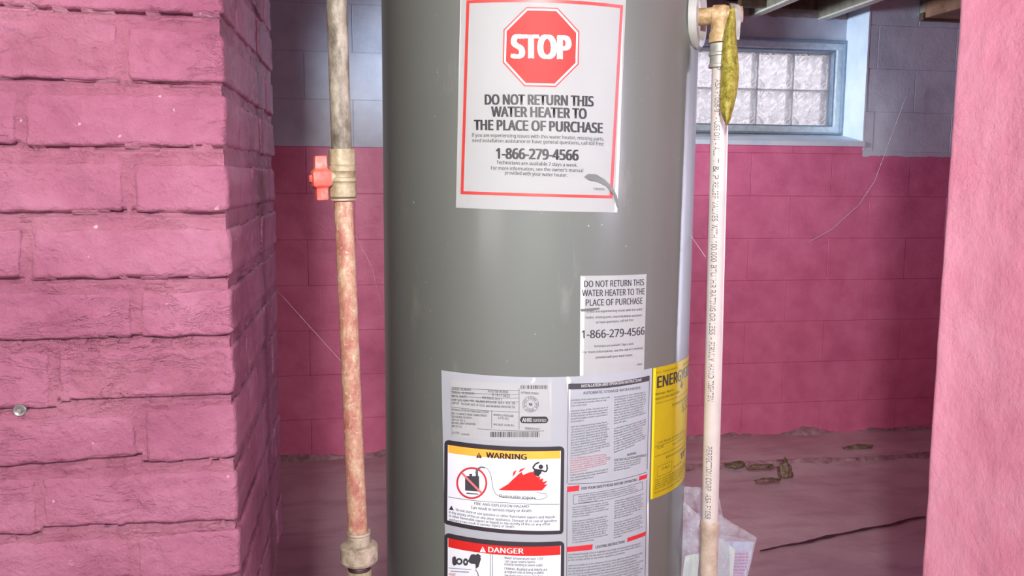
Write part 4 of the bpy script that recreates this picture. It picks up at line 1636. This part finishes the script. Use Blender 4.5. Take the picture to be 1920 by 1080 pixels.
# stem and handle, stem points left
vm = g_v0 + dv * 0.53
left = (-Rg * 0.96 - Fg * 0.28).normalized()
hc = at_d(600, 334, GD - 0.012)
left = (hc - vm).normalized()
bm = bmesh.new()
lathe(bm, vm, left, [(0.008, 0.0105), (0.019, 0.0105), (0.0215, 0.009), (0.026, 0.007), (0.037, 0.007)], 24)
obj('valve_stem', bm, M_fit, gas, 30)
bm = bmesh.new()
hx = left
hz = (Zv * 1.0 + left * -0.04 - Rg * 0.07).normalized()
hz = (at_d(597, 296, GD) - at_d(601, 375, GD)).normalized()
hy = hx.cross(hz).normalized()
hl = 0.0285
hcen = hc - left * 0.001
prof = [(-1.0, 0.0075, 0.006), (-0.45, 0.0075, 0.006), (-0.36, 0.012, 0.0095), (0.30, 0.012, 0.0095), (0.42, 0.0075, 0.0065), (1.0, 0.0078, 0.006)]
rings = []
for t, wy, wx in prof:
    c_ = hcen + hz * (hl * t)
    rings.append([bm.verts.new(c_ + hx * sx * wx * 1.25 + hy * sy * wy) for sx, sy in ((-1, -1), (1, -1), (1, 1), (-1, 1))])
for a, b in zip(rings, rings[1:]):
    for i in range(4):
        bm.faces.new((a[i], a[(i + 1) % 4], b[(i + 1) % 4], b[i]))
bm.faces.new(list(reversed(rings[0]))); bm.faces.new(rings[-1])
bmesh.ops.recalc_face_normals(bm, faces=bm.faces[:])
bevel_all(bm, 0.0018, 2)
h = obj('valve_handle', bm, M_handle, gas, 40, label='faded red shut-off handle')
bm = bmesh.new()
lathe(bm, hcen + hx * 0.009, hx, [(0, 0.005), (0.005, 0.005), (0.006, 0.004)], 6)
obj('handle_nut', bm, M_handle, h)
# union
un = at_d(672.5, 1002, GD)
ud = (at_d(674, 1080, GD) - un)
k_ = ud.length / 78.0
bm = bmesh.new()
lathe(bm, un - ud.normalized() * 6 * k_, ud, [(0, 0.0145), (0, 0.0162), (3 * k_, 0.0168), (6 * k_, 0.0155), (24 * k_, 0.0165), (26 * k_, 0.0165)], 48)
lathe(bm, un + ud.normalized() * 16 * k_, ud, [(0, 0.016), (2 * k_, 0.0232), (5 * k_, 0.0262), (30 * k_, 0.0262), (35 * k_, 0.024), (38 * k_, 0.02)], 64, facets=8, rot=0.3)
uo = obj('union_nut', bm, M_union, gas, 25, label='paint smeared union nut')
bm = bmesh.new()
lathe(bm, un + ud.normalized() * 52 * k_, ud, [(0, 0.0155), (4 * k_, 0.0158), (5 * k_, 0.0148), (8 * k_, 0.0158), (9 * k_, 0.0148), (13 * k_, 0.0155), (16 * k_, 0.0145)], 36)
obj('union_thread', bm, M_darkm, gas, 25)
bm = bmesh.new()
lathe(bm, un + ud.normalized() * 65 * k_, ud, [(0, 0.0135), (0, 0.0165), (90 * k_, 0.0165)], 36, facets=8)
obj('pipe_fitting', bm, M_fit, gas, 25)
bm = bmesh.new()
lathe(bm, un + ud.normalized() * 140 * k_, ud, [(0, 0.0133), (0.45, 0.0133)], 24)
obj('pipe_length', bm, M_pl, gas, 25)

# ------------------------------------------------------------------ document pouch behind the drain pipe
PD = DP + 0.03


def sheet3(name, pts, mat, parent, th_=0.0005, n=8, wave=0.002, seed=0, label=None, smooth=True):
    """pts: quad of (px, py, depth) TL TR BR BL -> wavy sheet"""
    bm = bmesh.new()
    P = [at_d(*p) for p in pts]
    vs = []
    for j in range(n + 1):
        row = []
        for i in range(n + 1):
            u, v = i / n, j / n
            p = P[0].lerp(P[1], u).lerp(P[3].lerp(P[2], u), v)
            p = p - Fg * wave * (nz3(u * 3 + seed, v * 3, seed) + 0.5 * nz3(u * 8, v * 8 + seed, 2))
            row.append(bm.verts.new(p))
        vs.append(row)
    for j in range(n):
        for i in range(n):
            bm.faces.new((vs[j][i], vs[j][i + 1], vs[j + 1][i + 1], vs[j + 1][i]))
    bmesh.ops.solidify(bm, geom=bm.faces[:], thickness=th_)
    return obj(name, bm, mat, parent, smooth, label)


pouch = empty('document_pouch', at_d(1335, 1120, PD), 'clear plastic pouch with folded papers behind the drain pipe', 'pouch')
sheet3('back_film', [(1276, 912, PD + 0.03), (1345, 916, PD + 0.035), (1392, 1160, PD + 0.04), (1262, 1160, PD + 0.03)], M_film, pouch, 0.0004, 14, 0.006, 1)
sheet3('back_film', [(1334, 956, PD + 0.032), (1419, 1008, PD + 0.045), (1384, 1160, PD + 0.05), (1334, 1160, PD + 0.04)], M_film, pouch, 0.0004, 14, 0.004, 2)
sheet3('front_film', [(1278, 935, PD + 0.012), (1345, 1000, PD + 0.008), (1345, 1160, PD + 0.01), (1256, 1160, PD + 0.006)], M_film, pouch, 0.0004, 16, 0.010, 3)
sheet3('front_film', [(1345, 1000, PD + 0.012), (1416, 1016, PD + 0.038), (1384, 1160, PD + 0.04), (1345, 1160, PD + 0.01)], M_film, pouch, 0.0004, 12, 0.004, 4)
bk = sheet3('booklet', [(1352, 1014, PD + 0.026), (1413, 1016, PD + 0.036), (1380, 1160, PD + 0.037), (1330, 1160, PD + 0.026)], M_page, pouch, 0.003, 8, 0.001, 5, 'pale blue printed booklet')
sheet3('folded_paper', [(1332, 996, PD + 0.018), (1379, 1030, PD + 0.022), (1366, 1160, PD + 0.022), (1325, 1160, PD + 0.018)], M_pagew, pouch, 0.0012, 8, 0.002, 6, 'white folded paper')
sheet3('folded_paper', [(1284, 1043, PD + 0.004), (1312, 1036, PD + 0.002), (1300, 1160, PD + 0.004), (1272, 1160, PD + 0.006)], M_pagew, pouch, 0.001, 8, 0.004, 7, 'curled white paper strip')
rnd = random.Random(8)
bm = bmesh.new()
for k in range(13):
    y = 1036 + k * 6
    x0, x1 = 1378 - (8 if k > 2 else 0) + rnd.uniform(-3, 3), 1405 - k * 1.2
    x = x0 - 14 if k > 2 else x0
    while x < x1 - 3:
        l = rnd.uniform(3, 8)
        q_ = [at_d(x, y, PD + 0.0235), at_d(min(x + l, x1), y + 0.4, PD + 0.0255), at_d(min(x + l, x1), y + 2.6, PD + 0.0255), at_d(x, y + 2.2, PD + 0.0235)]
        bm.faces.new([bm.verts.new(p + Fg * 0.0) for p in q_])
        x += l + 1.6
obj('fine_print', bm, M_pinkp, bk)

# ------------------------------------------------------------------ small things: debris and cobwebs
rnd = random.Random(5)


def lump(name, px, py, sx, sy, sz, mat, label, cat, seed, group=None):
    sx, sy, sz = sx * 0.8, sy * 0.8, sz * 0.95
    c_ = on_z(px, py, 0.03)
    bm = bmesh.new()
    bmesh.ops.create_icosphere(bm, subdivisions=4, radius=1)
    for v in bm.verts:
        d = 1 + 0.45 * nz3(v.co.x * 1.8 + seed, v.co.y * 1.8, v.co.z * 1.8) + 0.2 * nz3(v.co.x * 5 + seed, v.co.y * 5, v.co.z * 5)
        v.co = Vector((v.co.x * sx * d, v.co.y * sy * d, max(-0.3, v.co.z) * sz * d)) + Vector((c_.x, c_.y, 0.02))
    o = obj(name, bm, mat, None, True)
    return tagit(o, label, cat, group)


lump('debris_clump', 1472, 882, 0.035, 0.025, 0.055, M_peel, 'mossy brown lump of debris standing at the wall foot', 'debris', 1)
lump('plaster_flake', 1428, 872, 0.075, 0.018, 0.014, M_peel, 'long flat plaster flake just left of the mossy lump', 'flake', 2)
lump('plaster_flake', 1378, 868, 0.06, 0.022, 0.016, M_peel, 'greenish plaster flake beside the drain pipe', 'flake', 3)
lump('plaster_flake', 1440, 896, 0.06, 0.02, 0.008, M_peel, 'thin flake lying in front of the mossy lump', 'flake', 4)
lump('plaster_flake', 1610, 838, 0.10, 0.02, 0.020, M_peel, 'crumbled plaster strip at the wall foot near the right jamb', 'flake', 6)


def web(pts, r, label):
    bm = bmesh.new()
    P = []
    for a, b in zip(pts, pts[1:]):
        for k in range(6):
            P.append(a.lerp(b, k / 6))
    P.append(pts[-1])
    tube(bm, P, r, 5)
    o = obj('cobweb_strand', bm, M_web, None, 180)
    tagit(o, label, 'cobweb', 'cobweb strands')


web([on_y(1705, 165, YB - 0.02), on_y(1640, 340, YB - 0.06), on_y(1610, 385, YB - 0.05), on_y(1560, 430, YB - 0.03), on_y(1515, 455, YB - 0.01)], 0.0014, 'long cobweb strand slanting below the window toward the right jamb')
web([Vector((XL, 1.44, on_x(517, 545, XL).z)), at_d(660, 700, GD)], 0.00018, 'cobweb strand running from the brick pier down to the rusty lower pipe')
web([onc(*cyl(1294, 440)), at_d(1323, 482, DP - 0.005)], 0.00025, 'tiny cobweb strand bridging the heater and the drain pipe')
web([onc(*cyl(719, 600)), at_d(697, 500, 1.25), at_d(652, 415, GD)], 0.00015, 'thin cobweb strand between the gas pipe and heater jacket')

for nm, p in (('pier corner top', (XL, Y0, 1.45)), ('pier corner low', (XL, Y0, 0.8)), ('pier back', (XL, Y1, 1.2)), ('jamb', (XR, Y1, 1.3)), ('jamb low', (XR, Y1, 0.7))):
    print(nm, [round(c) for c in project(p)])
